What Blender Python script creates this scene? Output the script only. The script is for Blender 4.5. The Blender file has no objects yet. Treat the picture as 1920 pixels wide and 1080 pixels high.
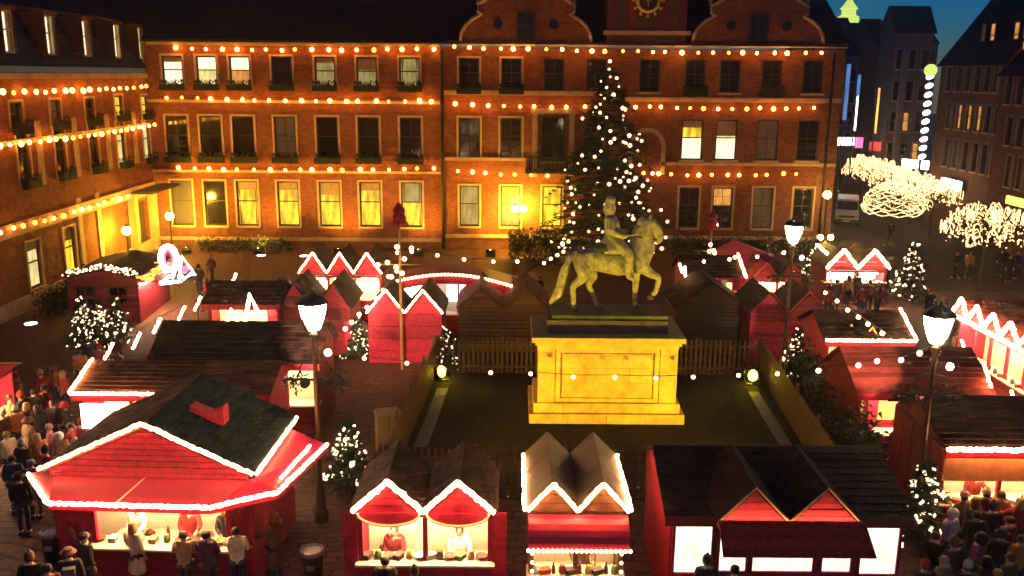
import bpy, bmesh, math, random
from mathutils import Vector, Matrix
R=math.radians
scene=bpy.context.scene
# ------------------------------------------------------------------ camera
F=1703.0; TH=R(13.2); ROLL=R(0.45); CH=12.2
cam=bpy.data.objects.new('camera',bpy.data.cameras.new('camera'))
scene.collection.objects.link(cam); scene.camera=cam
cam.data.sensor_width=36; cam.data.lens=F/1920*36; cam.data.clip_end=1500; cam.data.clip_start=.5
_r=Vector((1,0,0)); _f=Vector((0,math.cos(TH),-math.sin(TH))); _u=Vector((0,math.sin(TH),math.cos(TH)))
_c,_s=math.cos(ROLL),math.sin(ROLL)
_R=_r*_c+_u*_s; _U=_u*_c-_r*_s
cam.matrix_world=Matrix(((_R.x,_U.x,-_f.x,0),(_R.y,_U.y,-_f.y,0),(_R.z,_U.z,-_f.z,CH),(0,0,0,1)))
# ------------------------------------------------------------------ sky and exposure
world=bpy.data.worlds.new('World'); scene.world=world; world.use_nodes=True
wn=world.node_tree; bg=wn.nodes['Background']
sky=wn.nodes.new('ShaderNodeTexSky'); sky.sky_type='NISHITA'; sky.sun_disc=False
sky.sun_elevation=R(2.0); sky.sun_rotation=R(20); sky.ozone_density=8.0; sky.air_density=1.0; sky.dust_density=0
wn.links.new(sky.outputs[0],bg.inputs[0]); bg.inputs[1].default_value=0.105
vs=scene.view_settings; vs.view_transform='Standard'; vs.look='None'; vs.exposure=0.62; vs.gamma=1; vs.use_curve_mapping=False
cy=scene.cycles; cy.use_denoising=True; cy.use_adaptive_sampling=True; cy.adaptive_threshold=.09; cy.adaptive_min_samples=20; cy.max_bounces=5; cy.volume_bounces=0; cy.diffuse_bounces=2; cy.glossy_bounces=1; cy.transmission_bounces=0; cy.transparent_max_bounces=2; cy.light_sampling_threshold=.02
cy.sample_clamp_indirect=3; cy.sample_clamp_direct=0; cy.use_light_tree=True; cy.caustics_reflective=False; cy.caustics_refractive=False
try: cy.denoiser='OPENIMAGEDENOISE'
except Exception: pass
# ------------------------------------------------------------------ a point seen at a pixel, on the ground / on a plane
def ray(px,py):
    u=(px-960)/F; v=(540-py)/F
    return _R*u+_U*v+_f
def G(px,py,z=0.0):
    d=ray(px,py); t=(z-CH)/d.z; p=d*t; return Vector((p.x,p.y,z))
def D(px,py,Y):
    d=ray(px,py); p=d*(Y/d.y); return Vector((p.x,Y,p.z+CH))
def X(px,py,x):
    d=ray(px,py); p=d*(x/d.x); return Vector((x,p.y,p.z+CH))
rnd=random.Random(7)
col=scene.collection
# ------------------------------------------------------------------ materials
M={}
def mat(name,c,rough=.7,metal=0,var=.25,scale=6,bump=0,bscale=None,spec=.35,kind='noise',coord='Object',c2=None,isl=0):
    m=bpy.data.materials.new(name); m.use_nodes=True; nt=m.node_tree; b=nt.nodes['Principled BSDF']
    b.inputs['Roughness'].default_value=rough; b.inputs['Metallic'].default_value=metal; b.inputs['Specular IOR Level'].default_value=spec
    tc=nt.nodes.new('ShaderNodeTexCoord'); src=tc.outputs[coord]
    no=nt.nodes.new('ShaderNodeTexNoise'); no.inputs['Scale'].default_value=scale; no.inputs['Detail'].default_value=6; no.inputs['Roughness'].default_value=.65
    nt.links.new(src,no.inputs['Vector'])
    ra=nt.nodes.new('ShaderNodeValToRGB'); e=ra.color_ramp.elements
    e[0].position=.28; e[1].position=.72
    lo=[x*(1-var) for x in c]; hi=[min(1,x*(1+var)) for x in c] if c2 is None else c2
    e[0].color=(*lo,1); e[1].color=(*hi,1)
    nt.links.new(no.outputs['Fac'],ra.inputs[0])
    if isl:
        ge=nt.nodes.new('ShaderNodeNewGeometry'); oi=nt.nodes.new('ShaderNodeObjectInfo'); ad=nt.nodes.new('ShaderNodeMath'); ad.operation='ADD'; nt.links.new(ge.outputs['Random Per Island'],ad.inputs[0]); nt.links.new(oi.outputs['Random'],ad.inputs[1])
        fr_=nt.nodes.new('ShaderNodeMath'); fr_.operation='FRACT'; nt.links.new(ad.outputs[0],fr_.inputs[0])
        mr=nt.nodes.new('ShaderNodeMapRange'); mr.inputs[3].default_value=1-isl; mr.inputs[4].default_value=1+isl; nt.links.new(fr_.outputs[0],mr.inputs[0])
        hs=nt.nodes.new('ShaderNodeHueSaturation'); nt.links.new(mr.outputs[0],hs.inputs['Value']); nt.links.new(ra.outputs[0],hs.inputs['Color']); nt.links.new(hs.outputs[0],b.inputs['Base Color'])
    else: nt.links.new(ra.outputs[0],b.inputs['Base Color'])
    if bump:
        bp=nt.nodes.new('ShaderNodeBump'); bp.inputs['Strength'].default_value=bump; bp.inputs['Distance'].default_value=.05
        n2=nt.nodes.new('ShaderNodeTexNoise'); n2.inputs['Scale'].default_value=bscale or scale*4; n2.inputs['Detail'].default_value=4
        nt.links.new(src,n2.inputs['Vector']); nt.links.new(n2.outputs['Fac'],bp.inputs['Height']); nt.links.new(bp.outputs[0],b.inputs['Normal'])
    M[name]=m; return m
def brick(name,c1,c2,mortar,bw=.5,bh=.16,vert=True,rough=.85,coord='Object',bump=.6,msz=.02,patch=.5):
    m=bpy.data.materials.new(name); m.use_nodes=True; nt=m.node_tree; b=nt.nodes['Principled BSDF']; L=nt.links.new
    b.inputs['Roughness'].default_value=rough; b.inputs['Specular IOR Level'].default_value=.12
    tc=nt.nodes.new('ShaderNodeTexCoord'); sx=nt.nodes.new('ShaderNodeSeparateXYZ'); cx=nt.nodes.new('ShaderNodeCombineXYZ')
    L(tc.outputs[coord],sx.inputs[0])
    if vert:
        ad=nt.nodes.new('ShaderNodeMath'); ad.operation='ADD'; L(sx.outputs[0],ad.inputs[0]); L(sx.outputs[1],ad.inputs[1])
        L(ad.outputs[0],cx.inputs[0]); L(sx.outputs[2],cx.inputs[1])
    else: L(sx.outputs[0],cx.inputs[0]); L(sx.outputs[1],cx.inputs[1])
    br=nt.nodes.new('ShaderNodeTexBrick')
    if vert: L(cx.outputs[0],br.inputs['Vector'])
    else:
        nw=nt.nodes.new('ShaderNodeTexNoise'); nw.inputs['Scale'].default_value=.16; nw.inputs['Detail'].default_value=1; L(tc.outputs[coord],nw.inputs['Vector'])
        va=nt.nodes.new('ShaderNodeVectorMath'); va.operation='MULTIPLY_ADD'; va.inputs[1].default_value=(5,5,0); L(nw.outputs['Color'],va.inputs[0]); L(cx.outputs[0],va.inputs[2]); L(va.outputs[0],br.inputs['Vector'])
    br.inputs['Color1'].default_value=(*c1,1); br.inputs['Color2'].default_value=(*c2,1); br.inputs['Mortar'].default_value=(*mortar,1)
    br.inputs['Scale'].default_value=1; br.inputs['Brick Width'].default_value=bw; br.inputs['Row Height'].default_value=bh; br.inputs['Mortar Size'].default_value=msz
    no=nt.nodes.new('ShaderNodeTexNoise'); no.inputs['Scale'].default_value=2.2; no.inputs['Detail'].default_value=10; no.inputs['Roughness'].default_value=.85; L(tc.outputs[coord],no.inputs['Vector'])
    ra=nt.nodes.new('ShaderNodeValToRGB'); ra.color_ramp.elements[0].position=.3; ra.color_ramp.elements[1].position=.7
    k=1-patch; ra.color_ramp.elements[0].color=(k,k,k,1); ra.color_ramp.elements[1].color=(1.25,1.2,1.15,1); L(no.outputs['Fac'],ra.inputs[0])
    mx=nt.nodes.new('ShaderNodeMix'); mx.data_type='RGBA'; mx.blend_type='MULTIPLY'; mx.inputs[0].default_value=1
    L(br.outputs['Color'],mx.inputs[6]); L(ra.outputs[0],mx.inputs[7]); L(mx.outputs[2],b.inputs['Base Color'])
    bp=nt.nodes.new('ShaderNodeBump'); bp.inputs['Strength'].default_value=bump; bp.inputs['Distance'].default_value=.03
    mh=nt.nodes.new('ShaderNodeMath'); mh.operation='SUBTRACT'; L(no.outputs['Fac'],mh.inputs[0]); L(br.outputs['Fac'],mh.inputs[1])
    L(mh.outputs[0],bp.inputs['Height']); L(bp.outputs[0],b.inputs['Normal'])
    M[name]=m; return m
def emit(name,c,s,var=0,scale=3,c2=None):
    m=bpy.data.materials.new(name); m.use_nodes=True; nt=m.node_tree; b=nt.nodes['Principled BSDF']
    b.inputs['Base Color'].default_value=(.06,.05,.04,1); b.inputs['Emission Color'].default_value=(*c,1); b.inputs['Emission Strength'].default_value=s; b.inputs['Roughness'].default_value=.3
    if var:
        tc=nt.nodes.new('ShaderNodeTexCoord'); no=nt.nodes.new('ShaderNodeTexNoise'); no.inputs['Scale'].default_value=scale; no.inputs['Detail'].default_value=3
        mp=nt.nodes.new('ShaderNodeMapping'); mp.inputs['Scale'].default_value=(2.2,1,.45); mp.inputs['Location'].default_value=(.37,0,.2); nt.links.new(tc.outputs['Object'],mp.inputs[0]); nt.links.new(mp.outputs[0],no.inputs['Vector']); ra=nt.nodes.new('ShaderNodeValToRGB'); e=ra.color_ramp.elements; e[0].position=.38;e[1].position=.6
        e[0].color=(*[x*(1-var) for x in (c2 or c)],1); e[1].color=(*c,1); nt.links.new(no.outputs['Fac'],ra.inputs[0]); nt.links.new(ra.outputs[0],b.inputs['Emission Color'])
    M[name]=m; return m
WARM=(1,.47,.15)
emit('bulb',(1,.34,.035),21); emit('bulb_dim',(1,.32,.025),8); emit('bulb_hot',(1,.38,.045),30); emit('tree_bulb',(1,.55,.25),2.6); emit('tube',(1,.46,.18),36); emit('fairy',(1,.68,.36),3)
emit('fairy_gold',(1,.55,.2),2.6); emit('festoon',(1,.56,.24),8); emit('net_light',(1,.60,.24),2.6,.6,2.5); emit('strip_tube',(1,.46,.19),17)
emit('lantern',(1,.76,.40),34); emit('sodium',(1,.56,.04),380); emit('sodium_small',(1,.62,.10),110); emit('flood_lens',(1,.70,.016),40)
emit('inner_lamp',(1,.68,.36),300); emit('lit_panel',(1,.88,.66),1.2,.35,3.5); emit('lit_white',(1,.86,.52),1.25,.3,2); emit('lit_yellow',(1,.60,.03),1.15,.65,1.3)
emit('lit_dim',(.62,.50,.15),.42,.5,2); emit('lit_orange',(1,.42,.09),.6,.5,2); emit('lit_cream',(1,.80,.30),.75,.4,2); emit('lit_faint',(.9,.35,.12),.05,.6,1.5)
emit('sign_white',(1,.93,.85),4); emit('sign_blue',(.15,.4,1),.4,.5,1); emit('sign_pink',(1,.12,.3),1.6); emit('sign_red',(1,.08,.05),.9,.5,1); emit('sign_yellow',(1,.75,.1),2.2,.3,4); emit('globe_green',(.8,1,.2),.65); emit('amber',(1,.4,.06),2.2,.6,.8)
mat('red',(.42,.009,.040),.55,0,.5,7,.35,35,isl=.3); mat('red_dark',(.22,.014,.018),.6,0,.4,5,.2,30,isl=.3); mat('brown_wood',(.18,.08,.035),.65,0,.4,4,.3,40,isl=.25); mat('black_wood',(.045,.028,.02),.7,0,.4,4,.3,40)
mat('roof_dark',(.028,.014,.012),.65,0,.6,2,.4,30,spec=.06,isl=.5); mat('roof_green',(.020,.034,.026),.55,0,.5,2.5,.4,30,spec=.06,isl=.55); mat('roof_brown',(.15,.055,.03),.65,0,.5,2,.4,30,spec=.06,isl=.4); mat('roof_red',(.19,.033,.028),.6,0,.45,2,.4,25,spec=.06,isl=.4)
mat('roof_olive',(.10,.075,.03),.45,0,.3,1.5,.2,20); mat('slate',(.012,.013,.018),.75,0,.5,.8,.4,12,spec=.06); mat('slate_blue',(.03,.036,.055),.75,0,.45,.8,.4,12,spec=.06)
mat('awning',(.50,.010,.050),.45,0,.15,2,.1,12); mat('awning_dark',(.26,.026,.024),.7,0,.55,9,.35,30,spec=.06,isl=.3)
mat('awning_orange',(.62,.27,.09),.6,0,.25,3); mat('blind',(.34,.24,.12),.7,0,.3,5); mat('curtain',(.16,.09,.045),.8,0,.4,9); mat('cream',(.72,.58,.38),.6,0,.15,4); mat('white_paint',(.75,.72,.66),.5,0,.1,4)
brick('town_brick',(.36,.10,.045),(.16,.04,.022),(.34,.14,.06),.27,.09,msz=.016,patch=.62); brick('wing_brick',(.40,.115,.045),(.20,.05,.025),(.38,.16,.06),.27,.09,msz=.016,patch=.62)
brick('dark_brick',(.20,.07,.05),(.13,.045,.035),(.2,.13,.1),.5,.16)
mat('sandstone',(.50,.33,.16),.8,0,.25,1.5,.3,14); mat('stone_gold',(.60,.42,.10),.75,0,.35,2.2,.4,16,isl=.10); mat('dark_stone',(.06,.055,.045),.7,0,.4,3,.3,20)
mat('frame_dark',(.045,.028,.02),.5,0,.2,8); mat('frame_pale',(.45,.38,.26),.5,0,.15,8); mat('glass_dark',(.016,.013,.014),.08,0,.3,1,spec=.6); mat('lamp_iron',(.10,.06,.035),.4,.5,.3,10); mat('iron',(.025,.025,.024),.45,.6,.3,10); mat('box_plant',(.018,.024,.012),.9,0,.6,9,.8,25)
mat('bronze',(.22,.24,.12),.5,.1,.55,5,.5,14,c2=(.52,.52,.28)); mat('bronze_dark',(.05,.075,.035),.5,.3,.5,4,.3,14)
mat('needles',(.028,.05,.018),.8,0,.5,2.5); mat('bark',(.07,.045,.03),.9,0,.4,8,.5); mat('hedge',(.025,.034,.014),.85,0,.6,3)
mat('gold',(.85,.55,.10),.35,.6,.2,4); mat('picket',(.12,.062,.028),.65,0,.35,5,.3,30); mat('granite',(.10,.085,.07),.7,0,.3,6,.3,20)
mat('grit',(.028,.023,.017),.95,0,.5,3,.5,60,spec=.06); mat('asphalt',(.045,.04,.036),.85,0,.3,1.2,.4,40,spec=.06); mat('kerb_stone',(.2,.17,.14),.8,0,.3,3,.3,20)
brick('plaza',(.17,.075,.05),(.11,.05,.035),(.04,.02,.015),.55,.28,False,.7,bump=.5,msz=.02,patch=.55)
mat('dark_house',(.17,.08,.05),.85,0,.4,.8,.3,8); mat('blue_house',(.09,.11,.16),.85,0,.4,.5,.3,5); mat('grey_house',(.12,.105,.10),.85,0,.4,.5,.3,5); mat('pale_trim',(.2,.18,.17),.7,0,.2,2)
mat('van_white',(.75,.72,.68),.3,0,.05,2,spec=.5); mat('rubber',(.02,.02,.02),.7,0,.2,10); mat('steel',(.4,.38,.35),.35,.7,.2,6); mat('bin_dark',(.03,.03,.03),.45,.2,.3,6); mat('cabinet',(.42,.25,.10),.6,0,.2,4)
mat('skin',(.55,.33,.22),.55,0,.1,8); mat('jeans',(.03,.035,.055),.8,0,.3,10); mat('shoe',(.02,.016,.014),.5,0,.2,8)
COATS={'cream':(.62,.50,.30),'orange':(.50,.19,.05),'dark':(.028,.022,.024),'black':(.014,.012,.012),'brown':(.12,.055,.028),'grey':(.13,.12,.115),'purple':(.07,.022,.05),'red':(.36,.03,.025),'tan':(.34,.20,.09),'olive':(.10,.09,.035),'pink':(.5,.14,.16),'blue':(.03,.045,.11),'white':(.70,.66,.58),'maroon':(.16,.018,.022)}
for k,v in COATS.items(): mat('coat_'+k,v,.85,0,.3,7,.25,25)
for k,v in {'blond':(.38,.22,.08),'brown':(.075,.035,.016),'black':(.014,.011,.01),'grey':(.28,.25,.22),'auburn':(.17,.05,.016)}.items(): mat('hair_'+k,v,.6,0,.35,30,.3,60)
for k,v in {'knit':(.45,.36,.25),'red':(.40,.025,.02),'dark':(.025,.02,.02),'brown':(.17,.085,.04),'white':(.7,.66,.6)}.items(): mat('hat_'+k,v,.9,0,.25,25,.3,60)
for i,c in enumerate([(.5,.06,.03),(.6,.42,.1),(.12,.2,.06),(.5,.3,.12),(.2,.05,.03),(.65,.6,.5),(.08,.05,.04)]): mat('goods%d'%i,c,.5,0,.3,12)
# ------------------------------------------------------------------ mesh helpers
class MB:
    def __init__(s): s.v=[]; s.f=[]
    def add(s,vs,fs):
        n=len(s.v); s.v+= [tuple(v) for v in vs]; s.f+=[tuple(i+n for i in f) for f in fs]; return s
    def box(s,x0,x1,y0,y1,z0,z1):
        return s.add([(x0,y0,z0),(x1,y0,z0),(x1,y1,z0),(x0,y1,z0),(x0,y0,z1),(x1,y0,z1),(x1,y1,z1),(x0,y1,z1)],[(3,2,1,0),(4,5,6,7),(0,1,5,4),(1,2,6,5),(2,3,7,6),(3,0,4,7)])
    def hexa(s,p): # 4 bottom, 4 top
        return s.add(p,[(3,2,1,0),(4,5,6,7),(0,1,5,4),(1,2,6,5),(2,3,7,6),(3,0,4,7)])
    def prism(s,poly,y0,y1): # (x,z) polygon extruded in y
        n=len(poly); return s.add([(x,y0,z) for x,z in poly]+[(x,y1,z) for x,z in poly],[tuple(range(n)),tuple(range(2*n-1,n-1,-1))]+[(i,i+n,(i+1)%n+n,(i+1)%n) for i in range(n)])
    def slab(s,poly,z0,z1): # (x,y) polygon extruded in z
        n=len(poly); return s.add([(x,y,z0) for x,y in poly]+[(x,y,z1) for x,y in poly],[tuple(range(n-1,-1,-1)),tuple(range(n,2*n))]+[(i,(i+1)%n,(i+1)%n+n,i+n) for i in range(n)])
    def tube(s,pts,r,n=6,cap=True,flat=1.0):
        pts=[Vector(p) for p in pts]; rs=r if isinstance(r,(list,tuple)) else [r]*len(pts); rings=[]; vs=[]; fs=[]
        for i,p in enumerate(pts):
            t=(pts[min(i+1,len(pts)-1)]-pts[max(i-1,0)])
            t=t.normalized() if t.length>1e-9 else Vector((0,0,1))
            up=Vector((0,0,1)) if abs(t.z)<.95 else Vector((0,1,0))
            a=t.cross(up).normalized(); b=a.cross(t)
            for k in range(n):
                an=2*math.pi*k/n; vs.append(p+a*(math.cos(an)*rs[i])+b*(math.sin(an)*rs[i]*flat))
        for i in range(len(pts)-1):
            for k in range(n): fs.append((i*n+k,i*n+(k+1)%n,(i+1)*n+(k+1)%n,(i+1)*n+k))
        if cap: fs.append(tuple(range(n-1,-1,-1))); m=(len(pts)-1)*n; fs.append(tuple(range(m,m+n)))
        return s.add(vs,fs)
    def lathe(s,prof,n=12,c=(0,0,0)):
        vs=[];fs=[]
        for r,z in prof:
            for k in range(n):
                a=2*math.pi*k/n; vs.append((c[0]+r*math.cos(a),c[1]+r*math.sin(a),c[2]+z))
        for i in range(len(prof)-1):
            for k in range(n): fs.append((i*n+k,i*n+(k+1)%n,(i+1)*n+(k+1)%n,(i+1)*n+k))
        m=(len(prof)-1)*n
        fs.append(tuple(range(n-1,-1,-1))); fs.append(tuple(range(m,m+n)))
        return s.add(vs,fs)
    def ball(s,c,r,n=8,m=5,sz=1.0):
        return s.lathe([(max(.001,r*math.sin(math.pi*i/m)),-r*sz*math.cos(math.pi*i/m)) for i in range(m+1)],n,c)
    def mesh(s,name,m,smooth=False):
        me=bpy.data.meshes.new(name); me.from_pydata(s.v,[],s.f); me.update()
        if m: me.materials.append(M[m] if isinstance(m,str) else m)
        if smooth: me.shade_smooth()
        return me
    def build(s,name,m,parent=None,smooth=False,loc=None):
        return ob(name,s.mesh(name,m,smooth),parent,loc)
def ob(name,me,parent=None,loc=None,rotz=0):
    o=bpy.data.objects.new(name,me); col.objects.link(o)
    if parent is not None: o.parent=parent
    if loc is not None: o.location=loc
    if rotz: o.rotation_euler.z=rotz
    return o
def tag(o,label=None,cat=None,group=None,kind=None):
    if label: o['label']=label
    if cat: o['category']=cat
    if group: o['group']=group
    if kind: o['kind']=kind
    return o
def thing(name,label,cat,loc=(0,0,0),rotz=0,group=None):
    o=bpy.data.objects.new(name,None); col.objects.link(o); o.location=loc; o.rotation_euler=(0,0,rotz); o.empty_display_size=.2
    return tag(o,label,cat,group)
_cache={}
def cached(key,fn):
    if key not in _cache: _cache[key]=fn()
    return _cache[key]
def lerp(a,b,t): return Vector(a)*(1-t)+Vector(b)*t
def setmat(o,m):
    o.material_slots[0].link='OBJECT'; o.material_slots[0].material=M[m]
def bulb(parent,loc,m='bulb',r=.11):
    return ob('bulb',cached(('bulb',m,r),lambda:MB().ball((0,0,0),r,6,4).mesh('bulb',m,True)),parent,loc)
def light_tube(parent,a,b,r=.045,m='tube',name='light_tube'):
    a,b=Vector(a),Vector(b); n=max(2,int((b-a).length/.085)); pts=[];rs=[]
    for i in range(n+1):
        j=Vector((rnd.gauss(0,.3),rnd.gauss(0,.3),rnd.gauss(0,.3)))*r*.5; pts.append(a.lerp(b,i/n)+j); rs.append(r*(.95 if i%2 else .72)*rnd.uniform(.9,1.1))
    return MB().tube(pts,rs,6).build(name,m,parent,True)
def boards(parent,name,x0,x1,z0,z1,y0,y1,m,step=.16,indiv=False,prof=None):
    """horizontal boards; prof(z)->(xl,xr) clips them to a gable"""
    n=max(1,round((z1-z0)/step)); h=(z1-z0)/n; mb=MB()
    for i in range(n):
        a=z0+i*h+.008; b=z0+(i+1)*h-.008
        (l0,r0),(l1,r1)=(prof(a),prof(b)) if prof else ((x0,x1),(x0,x1))
        if r0-l0<.02: continue
        if r1<l1: l1=r1=(l1+r1)/2
        dy=rnd.uniform(-.014,.012); q=MB() if indiv else mb
        q.prism([(l0,a),(r0,a),(r1,b),(l1,b)],y0+dy,y1)
        if indiv: q.build('plank',m,parent)
    if not indiv: mb.build(name,m,parent)
def roof_slope(parent,a,b,c,d,m,rows=10,cols=8,indiv=False,name='roof',th=.03,stagger=True):
    """eave a->b, ridge d->c; overlapping courses of shingles or boards"""
    a,b,c,d=map(Vector,(a,b,c,d)); n=(b-a).cross(d-a).normalized()
    if n.z<0: n=-n
    mb=MB(); deck=MB(); lo=-n*.05
    deck.hexa([a+lo,b+lo,c+lo,d+lo,a,b,c,d]); dk=deck.build(name,m,parent)
    for i in range(rows):
        t0=i/rows; t1=min(1,(i+1.12)/rows); off=(.5/cols if (i%2 and stagger) else 0)
        us=[0]+[min(1,max(0,(k/cols)+off)) for k in range(0 if off else 1,cols)]+[1]; us=sorted(set(us))
        for u0,u1 in zip(us[:-1],us[1:]):
            if u1-u0<1e-4: continue
            g=.006/max(.3,(b-a).length); u0+=g; u1-=g
            tt0=t0-rnd.uniform(0,.12)/rows if t0>0 else t0
            up=n*(.02+rnd.uniform(0,.012)); 
            P=lambda u,t:lerp(lerp(a,b,u),lerp(d,c,u),t)
            p=[P(u0,tt0),P(u1,tt0),P(u1,t1),P(u0,t1)]
            q=MB() if indiv else mb
            q.hexa([p[0]+n*.003,p[1]+n*.003,p[2]+n*.001,p[3]+n*.001,p[0]+up+n*th*.5,p[1]+up+n*th*.5,p[2]+n*.008,p[3]+n*.008])
            if indiv: q.build('shingle',m,dk)
    if mb.v: tag(mb.build('shingles',m,dk),kind='stuff')
    return dk
# ------------------------------------------------------------------ body prototypes grown from skeletons
def skin_mesh(name,verts,edges,rad,sub=1,m=None,extra=None):
    me=bpy.data.meshes.new(name); me.from_pydata(verts,edges,[]); o=bpy.data.objects.new(name,me); col.objects.link(o)
    o.modifiers.new('s','SKIN'); sv=me.skin_vertices[0].data
    for i,r in enumerate(rad):
        sv[i].radius=r if isinstance(r,(tuple,list)) else (r,r); sv[i].use_root=(i==0)
    s=o.modifiers.new('u','SUBSURF'); s.levels=s.render_levels=sub
    dg=bpy.context.evaluated_depsgraph_get(); dg.update()
    ev=o.evaluated_get(dg); nm=bpy.data.meshes.new_from_object(ev); nm.name=name
    bpy.data.objects.remove(o); bpy.data.meshes.remove(me)
    if extra:
        bm=bmesh.new(); bm.from_mesh(nm); t=extra.mesh('x',None); bm.from_mesh(t); bm.to_mesh(nm); bm.free(); bpy.data.meshes.remove(t)
    nm.materials.clear()
    if m: nm.materials.append(M[m])
    nm.shade_smooth(); return nm
def person_protos():
    P={}
    poses={'stand':(((.19,.0,1.45),(.25,.03,1.17),(.24,-.05,.93)),((-.19,.0,1.45),(-.25,.03,1.17),(-.24,-.05,.93)),0),
           'eat':(((.19,0,1.45),(.25,-.06,1.19),(.11,-.27,1.30)),((-.19,0,1.45),(-.25,-.05,1.18),(-.13,-.30,1.16)),0),
           'reach':(((.19,0,1.45),(.27,-.17,1.24),(.22,-.43,1.22)),((-.19,0,1.45),(-.24,-.03,1.17),(-.16,-.24,1.10)),0),
           'walk':(((.19,0,1.45),(.24,.10,1.19),(.23,.02,.96)),((-.19,0,1.45),(-.24,-.09,1.19),(-.22,-.22,1.02)),.2)}
    for nm,(ra,la,st) in poses.items():
        V=[(0,0,.96),(0,.01,1.16),(0,.0,1.36),(0,0,1.49),(0,-.01,1.555),(0,-.025,1.625),(0,-.015,1.70),(0,-.005,1.745)]
        E=[(i,i+1) for i in range(7)]; Rr=[(.15,.11),(.14,.1),(.16,.11),(.085,.075),(.058,.058),(.072,.088),(.082,.1),(.045,.055)]
        def chain(start,pts,rs):
            k=start
            for p,r in zip(pts,rs): V.append(p); Rr.append(r); E.append((k,len(V)-1)); k=len(V)-1
        for a in (ra,la):
            d=(Vector(a[2])-Vector(a[1])).normalized()
            chain(2,[a[0],a[1],a[2],Vector(a[2])+d*.06,Vector(a[2])+d*.1],[.062,.045,.03,(.042,.022),(.036,.018)])
        for sx,dy in ((.1,-st),(-.1,st)):
            chain(0,[(sx,0,.9),(sx,dy*.5-.02,.5),(sx,dy+(.03 if dy>=0 else 0),.085),(sx*1.1,dy-.14,.045)],[.085,.055,.04,(.045,.035)])
        ex=MB()
        for a,sg in ((ra,1),(la,-1)):
            w=Vector(a[2]); d=(w-Vector(a[1])).normalized(); sd=d.cross(Vector((0,0,1))); sd=sd.normalized() if sd.length>.1 else Vector((1,0,0)); dn=sd.cross(d)
            for k,l in enumerate((.065,.08,.085,.075)):
                b=w+d*.09+sd*(.03-.02*k); ex.tube([b,b+d*l*.5-dn*.006,b+d*l*.8-dn*.03],[.011,.010,.007],5)
            b=w+d*.03-sd*(.035*sg); ex.tube([b,b+d*.04-sd*(.03*sg),b+d*.075-sd*(.03*sg)-dn*.015],[.013,.012,.008],5)
        ex.tube([(0,-.105,1.665),(0,-.132,1.635),(0,-.108,1.625)],[.008,.014,.012],5)      # nose
        for sx in (1,-1):
            ex.ball((sx*.086,.0,1.645),.022,6,4,1.5)                                          # ears
            ex.ball((sx*.032,-.098,1.667),.012,6,4)                                           # eyes
        ex.box(-.022,.022,-.112,-.09,1.592,1.600)                                             # mouth
        P[nm,'body']=skin_mesh('body',V,E,Rr,1,'skin',ex)
        for ln,hem in (('short',.84),('long',.42)):
            V=[(0,0,1.12),(0,0,.95),(0,.0,hem+.02),(0,0,hem),(0,0,1.36),(0,0,1.47),(0,0,1.525)]; E=[(0,1),(1,2),(2,3),(0,4),(4,5),(5,6)]
            Rr=[(.185,.14),(.2,.155),(.215 if ln=='short' else .26,.17 if ln=='short' else .2),(.2 if ln=='short' else .25,.16 if ln=='short' else .19),(.19,.135),(.13,.1),(.085,.08)]
            for a in (ra,la): chain(4,[a[0],a[1],lerp(a[1],a[2],.92)],[.092,.07,.055])
            P[nm,'coat',ln]=skin_mesh('coat',V,E,Rr,1,'coat_dark')
        V=[(0,0,.97)];E=[];Rr=[(.165,.125)]
        for sx,dy in ((.1,-st),(-.1,st)): chain(0,[(sx,0,.88),(sx,dy*.5-.02,.5),(sx,dy+(.03 if dy>=0 else 0),.1)],[.1,.075,.062])
        P[nm,'trousers']=skin_mesh('trousers',V,E,Rr,1,'jeans')
        sh=MB()
        for sx,dy in ((.1,-st),(-.1,st)):
            y=dy+(.03 if dy>=0 else 0); sh.hexa([(sx-.045,y-.19,.0),(sx+.045,y-.19,0),(sx+.045,y+.08,0),(sx-.045,y+.08,0),(sx-.035,y-.16,.05),(sx+.035,y-.16,.05),(sx+.04,y+.07,.11),(sx-.04,y+.07,.11)])
        P[nm,'shoes']=sh.mesh('shoes','shoe')
    def cap(prof,c=(0,0,0),drop=0):
        return MB().lathe(prof,12,c)
    h=MB().lathe([(.093,-.05),(.104,0),(.1,.05),(.08,.085),(.04,.105),(.004,.11)],12,(0,.012,1.66)); P['hair','short']=h.mesh('hair','hair_brown',True)
    h=MB().lathe([(.1,-.2),(.118,-.1),(.11,0),(.103,.05),(.08,.09),(.04,.11),(.004,.115)],12,(0,.028,1.66)); P['hair','long']=h.mesh('hair','hair_brown',True)
    h=MB().lathe([(.106,0),(.112,.02),(.106,.05),(.105,.09),(.08,.14),(.03,.165),(.004,.17)],12,(0,.0,1.655)); h.ball((0,0,1.835),.035,8,5); P['hat','knit']=h.mesh('hat','hat_knit',True)
    h=MB().lathe([(.18,0),(.185,.012),(.115,.02),(.11,.09),(.09,.115),(.03,.11),(.004,.112)],14,(0,0,1.685)); P['hat','brim']=h.mesh('hat','hat_dark',True)
    h=MB().lathe([(.09,-.09),(.13,-.06),(.142,0),(.135,.06),(.1,.115),(.045,.14),(.004,.143)],12,(0,.03,1.665)); P['hat','hood']=h.mesh('hood','hat_white',True)
    h=MB().lathe([(.12,-.03),(.125,.0),(.105,.03),(.085,.035)],12,(0,-.005,1.5)); P['scarf']=h.mesh('scarf','hat_red',True)
    h=MB().box(-.13,.13,.14,.3,1.02,1.42); P['backpack']=h.mesh('backpack','coat_grey')
    return P
PP=person_protos()
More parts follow.
